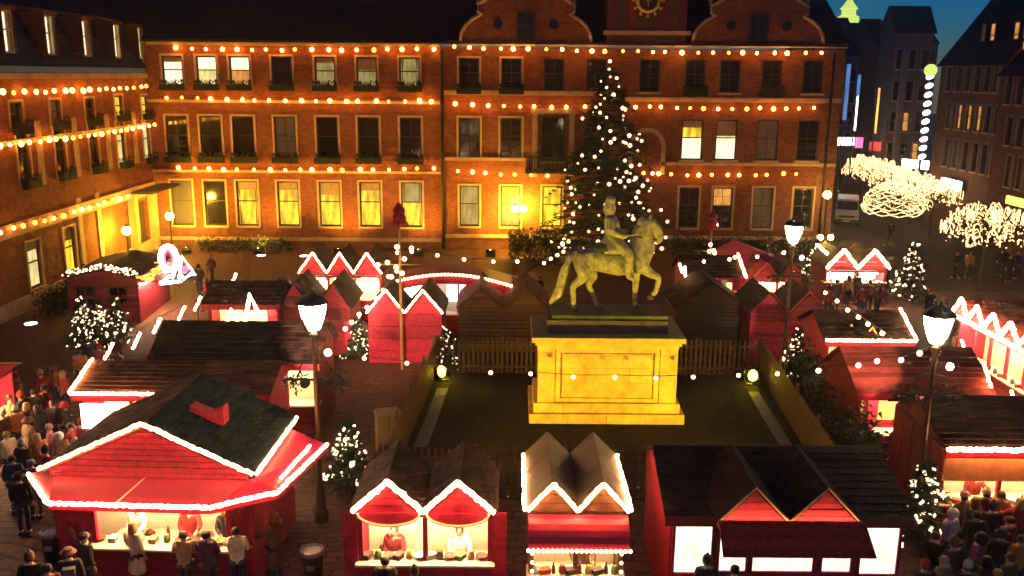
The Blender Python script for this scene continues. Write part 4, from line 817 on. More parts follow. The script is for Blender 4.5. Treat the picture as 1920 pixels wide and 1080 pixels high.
for i in range(4):
    q=[(-2.2,-1.6),(2.2,-1.6),(2.2,1.6),(-2.2,1.6)]; a,b=q[i],q[(i+1)%4]; MB().add([(a[0],a[1],2.45),(b[0],b[1],2.45),(-.9,0,3.7),(a[0],a[1],2.4),(b[0],b[1],2.4),(-.9,0,3.65)],[(0,1,2),(5,4,3),(0,3,4,1)]).build('tent_panel','awning',t); MB().tube([(a[0],a[1],0),(a[0],a[1],2.42)],.04,6).build('pole','steel',t)
light_tube(t,(-2.0,-1.5,2.3),(2.0,-1.5,2.3),.05,'tube')
# arched stall in the back centre
Y=41.8; a,b,c=D(745,514,Y),D(865,498,Y),D(972,526,Y); s17=thing('market_stall','stall with arched red canopy edged by a row of bulbs, left of the statue','market stall',((a.x+c.x)/2,Y,0)); w=(c.x-a.x)/2
arc=[(-w+2*w*k/16,2.55+.55*math.sin(math.pi*(.08+.9*k/16))-.2*k/16) for k in range(17)]
m=MB()
for (x0,z0),(x1,z1) in zip(arc[:-1],arc[1:]): m.hexa([(x0,0,z0-.03),(x1,0,z1-.03),(x1,2.4,z1-.03),(x0,2.4,z0-.03),(x0,0,z0),(x1,0,z1),(x1,2.4,z1),(x0,2.4,z0)])
m.build('canopy','awning',s17); m=MB()
for (x0,z0),(x1,z1) in zip(arc[:-1],arc[1:]): m.hexa([(x0,-.03,z0-.42),(x1,-.03,z1-.42),(x1,-.005,z1-.42),(x0,-.005,z0-.42),(x0,-.03,z0),(x1,-.03,z1),(x1,-.005,z1),(x0,-.005,z0)])
m.build('valance','red',s17)
for k in range(34):
    u=k/33*16; i=min(15,int(u)); f=u-i; bulb(s17,(arc[i][0]*(1-f)+arc[i+1][0]*f,-.08,arc[i][1]*(1-f)+arc[i+1][1]*f+.03),'festoon',.075)
for x in (-w+.1,w-.1,0): MB().box(x-.05,x+.05,.1,.2,0,2.5).build('post','red',s17)
boards(s17,'counter_panel',-w,w,0,1.05,.15,.2,'red',.2); MB().box(-w,w,-.1,.5,1.05,1.1).build('counter','cream',s17); MB().box(-w,w,2.2,2.26,.3,2.5).build('lining','cream',s17)
for x in (-w*.72,.0): MB().box(x-.6,x+.6,.9,.95,1.5,2.3).build('glow_panel','sign_white',s17)  # self-glowing panels in place of a lit interior
# right hand row with zigzag front
p=G(1800,590,2.7); q=G(1925,664,2.7)
s16=hut('market_stall','long red stall with dense zigzag of light tubes facing left, at the right edge',(p.x+.2,(p.y+q.y)/2-.7,0),R(-90)+.02,p.y-q.y+1.8,3,2.7,3.4,6,'open','red','roof_red','z',.3,.1,tr=.09)
light_tube(s16,(-3.5,-.34,2.66),(3.6,-.34,2.66),.09,'strip_tube')
goods('on the counter of the zigzag lit stall at the right edge',s16,[(-3+i*.4,.0,1.1) for i in range(15)],'wares on the zigzag stall')
# red house on the left, with garlands and light figure
s19=hut('market_stall','red wooden house with small paned windows and garlands on its roof edge, left side',(-20.2,43.6,0),R(4),3.4,5.0,2.35,2.75,1,'closed','red','roof_dark','',.12,.1,step=.16)
for x in (-.85,.75):
    o=MB().box(-.45,.45,-.05,0,0,.06).box(-.45,.45,-.05,0,.94,1.0).box(-.45,-.39,-.05,0,.06,.94).box(.39,.45,-.05,0,.06,.94).box(-.03,.03,-.05,0,.06,.94).box(-.39,-.03,-.045,0,.47,.53).box(.03,.39,-.045,0,.47,.53).build('window','red_dark',s19,loc=(x,-.01,.9)); MB().box(-.39,.39,.0,.006,.06,.94).build('pane','glass_dark',o)
MB().box(1.72,2.6,.3,3.2,2.0,2.1).build('side_awning','awning',s19); light_tube(s19,(1.9,.4,1.95),(1.9,3.0,1.95),.05,'inner_lamp')
for k in range(26):
    a=k*.8; MB().tube([(1.75+.45*math.sin(a),-.3+k*.15,2.25+.16*math.cos(a*1.7)),(2.1+.4*math.sin(a+.7),-.2+k*.15+.15,2.2+.16*math.cos(a))],.06,5).build('glow_ribbon','amber',s19)
m=MB(); q=random.Random(8)
for k in range(110):
    x=q.uniform(-1.8,1.8); y=q.uniform(-.35,.1); z=2.42+.4*(1-abs(x)/1.8)+q.uniform(-.05,.22); m.tube([(x,y,z),(x+q.uniform(-.1,.1),y,z+q.uniform(.02,.1))],.03,5)
tag(m.build('light_garland','fairy',s19),kind='stuff')
p=D(330,500,46)
t=thing('light_figure','dazzling white tube light figure of a ring and a triangle on the red house','light sculpture',(p.x,46,2.6))
zb=D(330,525,46).z-2.6
MB().tube([(-.35+.42*math.cos(2*math.pi*k/20),0,zb+1.15+.62*math.sin(2*math.pi*k/20)) for k in range(21)],.15,6).build('ring','sign_white',t)
MB().tube([(.1,0,zb+.1),(.35,0,zb+1.25),(1.0,0,zb+.3),(.1,0,zb+.1)],.09,6).build('triangle','sign_white',t)
MB().tube([(-.7,0,zb),(-.1,0,zb+.35),(.2,0,zb-.05),(-.9,0,zb-.2)],.1,6).build('scroll','sign_white',t); MB().tube([(-.9,-.05,zb-.1),(-.6,-.05,zb+.5),(-.2,-.05,zb+.1),(.1,-.05,zb+.7),(.4,-.05,zb+.05),(.8,-.05,zb+.4)],.08,6).build('scroll','sign_white',t); MB().tube([(-.35+.22*math.cos(2*math.pi*k/14),0,zb+1.15+.38*math.sin(2*math.pi*k/14)) for k in range(15)],.06,6).build('ring','sign_pink',t); MB().ball((.45,.05,zb+.55),.22).build('heart','sign_pink',t); MB().box(-1,1.1,-.06,.06,-.4,zb).build('stand','iron',t)
# far left stall
s20=hut('market_stall','stall with dark roof and bright interior cut by the left edge',(-16.9,27.0,0),R(90),4.6,2.6,2.55,3.3,1,'open','red','roof_dark','',.3,.15,trim='cabinet')
goods('on the counter of the stall cut by the left edge',s20,[(-1.8+i*.36,.0,1.1) for i in range(10)],'wares on the left edge stall')
# small corner kiosk with lattice beside the right fence
p=G(1660,850); s21=hut('market_stall','narrow red kiosk with pointed gable and glowing orange window beside the right fence',(p.x-.1,p.y,0),0,1.25,1.6,2.3,2.95,1,'closed','red','red_dark','',.1,.08); MB().box(-.3,.3,-.03,-.005,1.2,2.1).build('window','amber',s21)
p=G(1612,760); s22=hut('market_stall','small red hut with twin pointed gables beside the dark hedge',(p.x,p.y+.5,0),R(-25),1.5,1.8,2.4,3.0,2,'closed','red','roof_red','',.1,.05,trim='amber')
# ================================================================== TREES
def fir_mesh(h,r,nb,seed,twigs=12,needle=.16,z0=.12):
    q=random.Random(seed); m=MB(); tips=[]
    for i in range(nb):
        u=(i+q.random())/nb; u=1-(1-u)**.62 if False else u**1.25 if False else u
        z=h*(z0+(1-z0)*u*.97); L=r*(1-u)**.85*q.uniform(.55,1.18)+.05*r; a=q.uniform(0,2*math.pi)
        d=Vector((math.cos(a),math.sin(a),0)); s=Vector((-d.y,d.x,0)); rise=L*q.uniform(-.28,.02)
        base=Vector((0,0,z)); P=lambda t:base+d*(L*t)+Vector((0,0,rise*t+L*.12*math.sin(math.pi*t)))
        tips.append(P(1.0))
        n=max(4,int(twigs*(.35+.65*L/r)))
        for k in range(n):
            t=.15+.85*(k+q.random())/n; p=P(t); wdt=L*.33*(1.05-t)+needle
            for sg in (-1,1):
                e=p+s*(sg*wdt*q.uniform(.6,1.1))+d*(wdt*.7)+Vector((0,0,q.uniform(-.25,.12)*wdt)); b=needle*q.uniform(.5,1.0)
                up=Vector((q.uniform(-.3,.3),q.uniform(-.3,.3),1))*b
                m.add([p-d*b*.6,p+d*b*.6,e,p+up*.4,e+up*.6-d*b*.5],[(0,1,2),(0,2,4),(3,2,1)])
        for k in range(3):
            t=q.uniform(.7,1); p=P(t); m.add([p-s*needle,p+s*needle,p+d*needle*2.4+Vector((0,0,needle*q.uniform(-1,1)))],[(0,1,2)])
    return m,tips
tp=Vector((D(1138,300,57).x,57,0)); TH_=D(1142,118,57).z
xt=thing('christmas_tree','huge Christmas tree covered with warm bulbs behind the statue, before the town hall','tree',tp)
fm,tips=fir_mesh(TH_,4.7,190,5,14,.17,.1); fm.build('crown','needles',xt); MB().tube([(0,0,0),(0,0,TH_*.5),(0,0,TH_)],[.32,.2,.03],8).build('trunk','bark',xt)
q=random.Random(11); used=[]
while len(used)<125:
    u=q.random()**1.15; a=R(q.uniform(185,355)); rr=4.5*(1-u)**.85*q.uniform(.55,1.02)+.1; p=Vector((rr*math.cos(a),rr*math.sin(a),TH_*(.12+.87*u)))
    if any((p-o).length<.45 for o in used): continue
    used.append(p); bulb(xt,p,'tree_bulb',q.choice((.07,.09,.11,.13)))
bulb(xt,(0,0,TH_+.1),'tree_bulb',.12)
_firs=[fir_mesh(1.9,.75,90,s,10,.07,.06) for s in (21,22,23)]
_fm=[(f[0].mesh('crown','needles'),MB().tube([(0,0,0),(0,0,1.8)],[.05,.01],6).mesh('trunk','bark')) for f in _firs]
def fairy(tips,seed,n,r=.028,long=True):
    q=random.Random(seed); m=MB()
    for k in range(n):
        p=q.choice(tips)*q.uniform(.75,1.05); p=Vector((p.x,p.y,p.z+q.uniform(-.05,.1)))
        if long: e=p+Vector((q.uniform(-1,1),q.uniform(-1,1),q.uniform(-.4,1.2)))*.09; m.tube([p,e],r,5)
        else: m.ball(p,r*1.2,5,4)
    return m.mesh('fairy_lights','fairy')
_fl=[fairy(f[1],i,70) for i,f in enumerate(_firs)]
def small_fir(label,p,s=1.0,v=0,lights=True):
    t=thing('small_fir',label,'fir tree',p,rnd.uniform(0,6),'small firs wound with fairy lights'); t.scale=(s,s,s); ob('crown',_fm[v][0],t); ob('trunk',_fm[v][1],t)
    if lights: tag(ob('fairy_lights',_fl[v],t),kind='stuff')
    return t
small_fir('fir with dense fairy lights left of the red house front, left one of three',G(158,645),1.15,0); small_fir('fir with dense fairy lights in front of the red house, middle one of three',G(190,652),1.15,1); small_fir('fir with dense fairy lights in front of the red house, right one of three',G(222,645),1.15,2)
small_fir('fairy lit fir beside the large bottom left stall and the lamp post',G(655,925),1.25,1); small_fir('small fairy lit fir between the bright red twin huts',G(671,668),.95,2); small_fir('slim fairy lit fir at the back left corner of the terrace fence',G(836,690),.95,0)
small_fir('fairy lit fir at the back right corner of the terrace fence',G(1493,715),1.2,2); small_fir('fairy lit fir right of the dazzling twin gabled stall',G(1705,560),1.7,0); small_fir('fairy lit fir just left of the dazzling twin gabled stall',G(1525,530),1.3,1); small_fir('sparsely lit fir between the wide front right stall and the crowd',G(1722,1015),1.25,1)
def hedge(label,a,b,h,w,seed,name='hedge'):
    a,b=Vector(a),Vector(b); q=random.Random(seed); L=(b-a).length; t=thing(name,label,'hedge',a,math.atan2(b.y-a.y,b.x-a.x)); m=MB()
    for k in range(int(L*h*w*260)):
        p=Vector((q.uniform(0,L),q.gauss(0,w*.28),abs(q.gauss(h*.5,h*.26)))); 
        if p.z>h*1.2: continue
        s=.13; m.add([p+Vector((q.uniform(-s,s),q.uniform(-s,s),q.uniform(-s,s))) for _ in range(3)],[(0,1,2)])
    m.build('foliage','hedge',t)
    for k in range(int(L/.8)): MB().tube([(k*.8+.3,0,0),(k*.8+.35,.05,h*.7)],[.03,.01],5).build('stem','bark',t)
hedge('dark hedge along the right side of the terrace fence',(11.0,25.6,0),(11.5,34.5,0),1.9,1.1,1); hedge('dark planting at the foot of the town hall near the left corner',(-22,62.5,0),(-15.5,62.7,0),1.0,.9,2); hedge('dark bushes at the foot of the town hall beside the Christmas tree',(-.2,60.5,0),(3.2,60.5,0),2.2,1.6,3); hedge('dark shrubs along the foot of the left brick wing',(-23.6,44.5,0),(-23.8,55,0),1.3,1.2,6); hedge('low dark bushes under the town hall windows right of the tree',(11,62,0),(21,62,0),1.3,1.2,4)
# light covered trees along the street
def net_tree(label,p,r,h,zc,style,seed,n=26):
    q=random.Random(seed); t=thing('lit_street_tree',label,'tree',p,0,'street trees wound with light strings'); MB().tube([(0,0,0),(.05,0,zc*.6),(0,0,zc)],[.16,.13,.1],7).build('trunk','bark',t)
    m=MB()
    for k in range(16):
        a=2*math.pi*k/16+q.uniform(-.2,.2); e=q.uniform(.2,1.2); d=Vector((math.cos(a)*math.cos(e)*r,math.sin(a)*math.cos(e)*r,math.sin(e)*h)); m.tube([Vector((0,0,zc*.8)),Vector((0,0,zc))+d*.5+Vector((0,0,.15)),Vector((0,0,zc))+d*.97],[.07,.04,.012],5)
        for j in range(5):
            b=Vector((0,0,zc))+d*q.uniform(.45,.9); m.tube([b,b+Vector((q.uniform(-1,1),q.uniform(-1,1),q.uniform(-.2,.9)))*.5],[.02,.006],4)
    m.build('crown','bark',t); m=MB()
    for k in range(260 if style!='dome' else 130):
        a=q.uniform(0,2*math.pi); e=q.uniform(-.2,1.45); rr=q.uniform(.55,1.05); c=Vector((r*rr*math.cos(e)*math.cos(a),r*rr*math.cos(e)*math.sin(a),zc+.1+h*rr*math.sin(e))); m.tube([c,c+Vector((q.uniform(-.12,.12),q.uniform(-.12,.12),q.uniform(-.1,.14)))],.032,4)
    tag(m.build('fairy_lights','fairy_gold',t),kind='stuff')
    for k in range(n):
        pts=[]
        if style=='dome':
            e=-.55+(math.pi/2+.55)*(k+.3)/n; a0=q.uniform(0,6)
            for j in range(44):
                a=a0+2*math.pi*j/40; ee=e+.10*math.sin(j*1.57+k)*(1 if k%2 else -.7); pts.append((r*math.cos(ee)*math.cos(a)*q.uniform(.95,1.03),r*math.cos(ee)*math.sin(a)*q.uniform(.95,1.03),zc+.2+h*(1.0 if ee>0 else .75)*math.sin(ee)))
        else:
            a=q.uniform(0,2*math.pi); e=q.uniform(0,1.35); c=Vector((r*math.cos(e)*math.cos(a),r*math.cos(e)*math.sin(a),zc+h*math.sin(e))); s1_=q.uniform(.2,.5)
            for j in range(9): an=j/8*math.pi*q.choice((1.2,1.9)); pts.append(c+Vector((s1_*.5*math.cos(an)*math.cos(a+1.57),s1_*.5*math.cos(an)*math.sin(a+1.57),s1_*math.sin(an))))
        MB().tube(pts,.036 if style=='dome' else .034,5).build('light_string','net_light',t)
net_tree('round dome shaped street tree wrapped in zigzag light strings, right of the van',G(1668,452),2.25,1.7,2.6,'dome',3,11)
net_tree('broad street tree covered with loops of light at the right edge',G(1838,528),2.7,1.9,2.7,'loops',5,75)
for i,(px,py,r) in enumerate(((1740,395,2.6),(1705,372,2.6),(1672,352,2.6),(1640,335,2.6),(1612,325,2.2))):
    net_tree(['nearest','second','third','fourth','farthest'][i]+' light covered tree in the row leading into the shopping street',G(px,py+48),r*.9,1.5,2.7,'loops',20+i,58)
# ================================================================== LAMPS
def street_lamp(label,p,s=1.0,orn=True,h=5.5):
    t=thing('street_lamp',label,'street lamp',(p[0],p[1],0),0,'tall lantern street lamps')
    MB().lathe([(.2,0),(.2,.25),(.14,.35),(.12,1.0),(.085,1.1),(.07,2.5),(.06,h-.5),(.1,h-.42),(.06,h-.3),(.13,h-.1),(.05,h)],10).build('post','lamp_iron',t,True)
    MB().lathe([(.08,h+.02),(.17,h+.07),(.25,h+.25),(.33,h+.52),(.365,h+.72),(.34,h+.79)],12).build('glass','lantern',t,True)
    m=MB()
    for x,y in ((-1,-1),(1,-1),(1,1),(-1,1)): m.tube([(x*.1,y*.1,h),(x*.2,y*.2,h+.3),(x*.272,y*.272,h+.8)],.016,4)
    m.build('lantern_frame','iron',t)
    MB().lathe([(.42,h+.79),(.4,h+.84),(.3,h+.95),(.15,h+1.02),(.07,h+1.06),(.05,h+1.14),(.0,h+1.2)],10).build('hood','iron',t).rotation_euler.z=R(45)
    if orn:
        MB().tube([(-.8,0,h-1.35),(.8,0,h-1.35)],.035,6).build('crossbar','iron',t)
        for sx in (-1,1):
            MB().tube([(sx*.06,0,h-.8),(sx*.3,0,h-.85),(sx*.45,0,h-1.05),(sx*.35,0,h-1.25),(sx*.2,0,h-1.2)],.025,5).build('scroll','iron',t)
            m=MB(); q=random.Random(4)
            for k in range(90): 
                c=Vector((sx*.62+q.gauss(0,.16),q.gauss(0,.14),h-1.42+q.gauss(0,.12))); m.add([c+Vector((q.uniform(-.08,.08),q.uniform(-.08,.08),q.uniform(-.08,.08))) for _ in range(3)],[(0,1,2)])
            tag(m.build('hanging_greenery','hedge',t),kind='stuff')
        bulb(t,(.38,-.1,h-.55),'festoon',.11)
    return t
lampL=street_lamp('lantern street lamp left of the monument, next to the large stall',(-5.28,23.3)); lampR=street_lamp('lantern street lamp on the right, in front of the dark red plank roof',(10.95,22.5)); 
street_lamp('added lantern street lamp, unseen below the view, right of the middle',(6.6,8.8)); street_lamp('added lantern street lamp, unseen below the view, left of the middle',(-3.6,8.8))  # both added out of view to light the fronts of the front stalls
p=G(1488,442,5.85); street_lamp('smaller looking lantern street lamp behind the dark red twin hut, right of the statue',(p.x,p.y))
def added_lamp_spot(t,loc,target,power,ang):
    w=Vector(t.location)+Vector(loc); d=(Vector(target)-w).normalized(); qn=d.to_track_quat('-Z','Y')
    h=MB().lathe([(.09,.22),(.11,.2),(.15,-.02),(.15,-.04)],10).build('added_spotlight','iron',t,loc=loc); h.rotation_mode='QUATERNION'; h.rotation_quaternion=qn; MB().lathe([(.13,-.045),(.13,-.041)],10).build('lens','festoon',h)
    L=bpy.data.lights.new('added_spotlight_beam','SPOT'); L.energy=power; L.color=(1,.62,.36); L.spot_size=R(ang); L.spot_blend=.7; L.shadow_soft_size=.1
    o=bpy.data.objects.new('added_spotlight_beam',L); col.objects.link(o); o.parent=t; o.location=Vector(loc)+d*.1; o.rotation_mode='QUATERNION'; o.rotation_quaternion=qn
added_lamp_spot(lampL,(.3,0,4.05),(-5.2,37.6,1.5),6500,24); added_lamp_spot(lampL,(-.3,0,4.05),(-8.0,38.6,2.4),13000,22)  # beams added on the crossbar to brighten the red twin huts
added_lamp_spot(lampR,(.3,0,4.05),(12.3,37.6,1.6),5500,24)  # added beam, brightens the dark red twin hut
def wall_lamp(label,p,h,mm='sodium',twin=False,r=.26,name='lantern_post'):
    t=thing(name,label,'lamp',(p.x,p.y,0)); MB().lathe([(.16,0),(.12,.4),(.06,.5),(.045,h-.35),(.09,h-.3),(.04,h-.2)],8).build('post','iron',t,True)
    for x in ((-.3,.3) if twin else (0,)):
        ob('globe',MB().ball((0,0,0),r,12,8).mesh('globe',mm,True),t,(x,0,h)); MB().lathe([(.15,0),(.06,.12),(.0,.2)],8,(x,0,h+r*.9)).build('cap','iron',t)
    if twin: MB().tube([(-.3,0,h-.28),(0,0,h-.45),(.3,0,h-.28)],.03,5).build('arm','iron',t)
def onw(px,py,Y): return D(px,py,Y)
p=D(237,432,56.5); wall_lamp('glowing yellow lantern beside the entrance of the left wing',p,p.z); p=D(318,405,61.2); wall_lamp('glowing yellow lantern in the corner between the two brick fronts',p,p.z)
p=D(974,391,63.2); wall_lamp('twin globe lantern glowing yellow before the lit town hall windows left of the tree',p,p.z,'sodium',True,.24)
p=D(1551,365,62); wall_lamp('yellow lantern at the right corner of the town hall beside the van',p,p.z,'sodium_small')
p=D(1548,445,52.5); wall_lamp('small amber lantern behind the dazzling twin gabled stall',p,p.z,'sodium_small',True,.16)
def mast(label,p,h,hz,arms):
    t=thing('ornament_mast',label,'mast',p); MB().tube([(0,0,0),(0,0,h-.6)],[.06,.045],8).build('pole','cabinet',t); m=MB(); q=random.Random(2)
    MB().lathe([(.05,-.6),(.22,-.45),(.3,-.2),(.2,0),(.28,.08),(.14,.3),(.02,.45)],8,(0,0,h)).build('red_ornament','red',t)
    for k in range(8): a=k*.785; MB().tube([(.2*math.cos(a),.2*math.sin(a),h-.3),(.42*math.cos(a),.42*math.sin(a),h-.55)],[.06,.02],5).build('petal','red',t)
    MB().tube([(-.9,0,hz),(.9,0,hz)],.025,5).build('arm','cabinet',t)
    for x,z in arms: bulb(t,(x,-.08,hz+z),'festoon',.1)
p=D(752,600,36.7); mast('post with red flower ornament and clustered bulbs before the bright red twin huts',(p.x,36.7,0),6.7,4.55,((-.9,0),(-.5,.1),(-.15,-.1),(.2,.25),(.5,.7),(-.1,.75),(.1,-.35),(-.35,-.5)))
p=D(1332,480,46.8); mast('thin post with red ornament and pairs of bulbs right of the statue',(p.x,46.8,0),5.0,3.3,((-.1,0),(.15,.05),(-.05,.35),(.2,-.1),(-.15,1.45),(.2,1.4)))
# ------------------------------------------------------------------ festoons
def fest(label,pts,ends=True,sag=0,r=.085):
    w=[D(*q) for q in pts]; a=w[0]+(w[0]-w[1]).normalized()*1.0; b=w[-1]+(w[-1]-w[-2]).normalized()*1.0
    garland('festoon_lights',label,[a]+w+[b],0,'string lights','festoons of bulbs hung between lamp posts','festoon',r,at=[x+Vector((0,0,-r)) for x in w])
fest('string of bulbs climbing from the left street lamp to the ornament post',[(647,612,30),(659,600,31),(673,585,32),(688,572,33),(705,555,34),(718,540,35),(728,515,35.8),(744,505,36.3)])
fest('string of bulbs hanging across the front of the pedestal',[(683,668,29.6),(763,677,29.7),(920,695,29.8),(995,697,29.8),(1075,703,29.8),(1153,703,29.8),(1230,705,29.8),(1300,703,29.8),(1385,700,29.8),(1458,697,29.8)],r=.075)
fest('string of bulbs above the arched canopy stall left of the statue',[(745,470,38),(772,468,38.5),(820,475,39),(870,483,39.5),(925,487,40),(970,487,40.5),(1020,490,41)])
fest('string of bulbs running down to the right lamp post past the fairy lit firs',[(1548,545,36),(1570,560,34),(1590,577,32.5),(1610,590,31),(1628,603,29.5),(1655,620,28)])
fest('short string of bulbs over the dark red plank roof',[(1535,690,27),(1610,680,26.6),(1645,672,26.3),(1690,670,26),(1725,657,25)])
fest('string of bulbs between the thin ornament post and the rear street lamp',[(1320,487,43),(1368,483,42),(1378,479,41.5),(1420,478,40),(1470,470,38)])
fest('string of bulbs low behind the horse tail',[(1020,490,45),(1033,482,45),(1045,475,45),(1055,455,46)],r=.09)
t=None
pts=[(203,660),(255,640),(293,612),(340,588),(370,570),(410,545),(437,525)]
w=[G(*q,2.9) for q in pts]
t=thing('tube_light_chain','row of short slanting light tubes along the stall eaves on the left','tube lights',w[0])
MB().tube([x-w[0]+Vector((0,0,.3)) for x in w],.015,4).build('cable','iron',t)
for x in w: light_tube(t,x-w[0]+Vector((-.1,-.12,-.24)),x-w[0]+Vector((.12,.15,.28)),.055)
for x in w[::2]: MB().tube([x-w[0]+Vector((0,0,-2.9)),x-w[0]+Vector((0,0,.3))],.03,5).build('pole','iron',t)
p=G(455,615,2.8); t=thing('zigzag_light','small white M shaped zigzag light tube between dark roof and red huts','light sign',(p.x,p.y,0)); MB().tube([(-.6,0,2.95),(-.4,0,3.5),(-.15,0,3.0),(.1,0,3.05),(.35,0,4.1),(.65,0,3.3)],.085,6).build('light_tube','tube',t); MB().tube([(0,.05,0),(0,.05,3.0)],.04,6).build('post','iron',t)
# ================================================================== SMALL THINGS
def bin_(label,p):
    t=thing('litter_bin',label,'litter bin',(p[0],p[1],0)); MB().lathe([(.2,0),(.24,.05),(.27,.8),(.26,.82)],12).build('body','bin_dark',t,True); MB().lathe([(.29,.82),(.3,.86),(.29,.93),(.24,.95),(.23,.9),(.0,.9)],12).build('rim','steel',t); MB().box(-.09,.09,-.285,-.26,.5,.62).build('badge','steel',t)
p=G(97,995,.92); bin_('dark litter bin with steel rim left of the large stall',p); p=G(585,1030,.92); bin_('dark litter bin with steel rim right of the large stall',p)
p=G(728,846); t=thing('utility_cabinet','orange lit metal utility cabinet at the left terrace fence','cabinet',(p.x,p.y,0),R(20)); MB().box(-.4,.4,-.22,.22,0,.12).build('base','granite',t); MB().box(-.38,.38,-.2,.2,.12,1.35).build('body','cabinet',t); MB().add([(-.42,-.25,1.352),(.42,-.25,1.352),(.42,.25,1.352),(-.42,.25,1.352),(-.42,-.25,1.4),(.42,-.25,1.4),(.36,.2,1.47),(-.36,.2,1.47)],[(3,2,1,0),(4,5,6,7),(0,1,5,4),(1,2,6,5),(2,3,7,6),(3,0,4,7)]).build('lid','cabinet',t); MB().box(-.01,.01,-.208,-.2,.16,1.3).build('door_gap','iron',t); MB().box(.05,.08,-.23,-.2,.7,.85).build('handle','steel',t)
# paving lights in the ground
for px,py,lb in ((58,607,'flat round ground light near the foot of the left wing'),(490,479,'flat round ground light in front of the town hall'),(570,480,'flat round ground light next to the triple gabled stall')):
    p=G(px,py); o=MB().lathe([(.3,0),(.3,.02),(.22,.03),(0,.03)],12).build('ground_light','sign_white',None,loc=p); tag(o,lb,'ground light')
# white van
p=G(1586,424); v=thing('delivery_van','white delivery van parked at the corner of the town hall, facing the square','van',(p.x,p.y,0),R(-20))
prof=[(0,.35),(0,.95),(.12,1.1),(.85,1.25),(1.35,1.95),(1.6,2.08),(5.0,2.1),(5.1,1.9),(5.1,.35)]
m=MB()
for w0,w1 in ((-.95,.95),): 
    n=len(prof); vs=[(w0*(1 if z<1.2 else .9),y,z) for y,z in prof]+[(w1*(1 if z<1.2 else .9),y,z) for y,z in prof]; m.add(vs,[tuple(range(n)),tuple(range(2*n-1,n-1,-1))]+[(i,i+n,(i+1)%n+n,(i+1)%n) for i in range(n)])
m.build('body','van_white',v)
MB().hexa([(-.86,.86,1.27),(.86,.86,1.27),(.80,1.33,1.93),(-.80,1.33,1.93),(-.86,.84,1.30),(.86,.84,1.30),(.80,1.31,1.96),(-.80,1.31,1.96)]).build('windscreen','glass_dark',v)
MB().box(-.97,.97,-.08,.06,.3,.58).build('bumper','rubber',v); MB().box(-.6,.6,-.012,.0,.7,.9).build('grille','rubber',v); MB().box(-.26,.26,-.1,-.082,.4,.52).build('number_plate','white_paint',v)
for s in (-1,1):
    MB().box(s*.78-.15,s*.78+.15,-.015,.04,.68,.92).build('headlight','steel',v); MB().box(s*1.06-.1,s*1.06+.1,.9,1.0,1.25,1.5).build('mirror','rubber',v)
    MB().add([(s*.952,1.2,1.3),(s*.952,2.1,1.3),(s*.88,2.1,1.9),(s*.88,1.5,1.9),(s*.965,1.2,1.3),(s*.965,2.1,1.3),(s*.893,2.1,1.9),(s*.893,1.5,1.9)],[(0,1,2,3),(7,6,5,4),(0,4,5,1),(1,5,6,2),(2,6,7,3),(3,7,4,0)]).build('side_window','glass_dark',v)
    for y in (.85,4.1):
        w=MB().lathe([(.2,-.1),(.33,-.1),(.34,0),(.33,.1),(.2,.1)],14).build('wheel','rubber',v,loc=(s*.86,y,.34)); w.rotation_euler.y=R(90); MB().lathe([(.19,-.06),(.19,.105),(.05,.11),(0,.11)],10).build('rim','steel',w)
# ================================================================== PEOPLE
def pp(px,py,z=1.66): p=G(px,py,z); return (p.x,p.y)
def crowd(lst,place):
    for (px,py,face,coat,head,pose,extra) in lst:
        k=dict(extra); lab=k.pop('lab',None); s=k.pop('s',1.0); hd={'short':'bare head','long':'long hair'}.get(head) or {'knit':'%s knitted hat','brim':'%s brimmed hat','hood':'%s hood'}[head.split('_')[0]]%head.split('_')[1].replace('knit','beige')
        hc=k.get('hair','brown')
        if head in('short','long'): hd='%s%s hair'%('long ' if head=='long' else 'short ',{'blond':'blond','brown':'brown','black':'black','grey':'grey','auburn':'auburn'}[hc])
        person(pp(px,py,1.66*s),face,coat,head,lab or 'person with %s in a %s coat %s'%(hd,coat,place),pose,s=s,**k)
E0={}
crowd([(250,985,-30,'cream','long','stand',dict(ln='long',hair='blond',lab='person in a long cream coat at the counter of the large stall')),
(343,1003,5,'tan','short','eat',dict(hair='brown',lab='person in a tan jacket leaning at the counter of the large stall, second from left')),
(386,1003,-5,'purple','short','eat',dict(hair='black',lab='person in a dark purple jacket between two pale jackets at the counter')),
(442,996,10,'cream','short','reach',dict(hair='black',lab='person in a short cream jacket with black hair at the right end of the counter')),
(512,968,60,'brown','long','reach',dict(ln='long',s=1.08,hair='auburn',lab='tall person in a long brown coat at the right corner of the large stall')),
(134,968,-70,'orange','long','eat',dict(hair='auburn',lab='person in an orange coat at the left corner of the large stall')),
(158,1005,-40,'black','short','stand',dict(hair='black',lab='person in a black coat beside the left litter bin')),
(128,1038,20,'dark','brim_brown','stand',dict(pack=True,lab='person with brown brimmed hat and pale backpack at the bottom left edge')),
(55,1045,10,'black','knit_brown','stand',dict(lab='person in a brown knitted hat and black coat in the bottom left corner')),
(88,1066,30,'maroon','short','stand',dict(hair='black',lab='dark haired person in a maroon coat at the very bottom left')),
(722,1052,0,'black','short','stand',dict(hair='black',lab='black silhouetted person in front of the red twin gabled stall')),
(777,1072,10,'dark','knit_dark','stand',dict(s=.95,lab='small person in a dark knitted hat before the red twin gabled stall')),
(1326,1052,0,'black','knit_dark','stand',dict(lab='dark person below the left glowing window of the wide front right stall')),
(1378,1068,0,'dark','short','stand',dict(hair='black',lab='dark haired person below the gables of the wide front right stall'))],'')
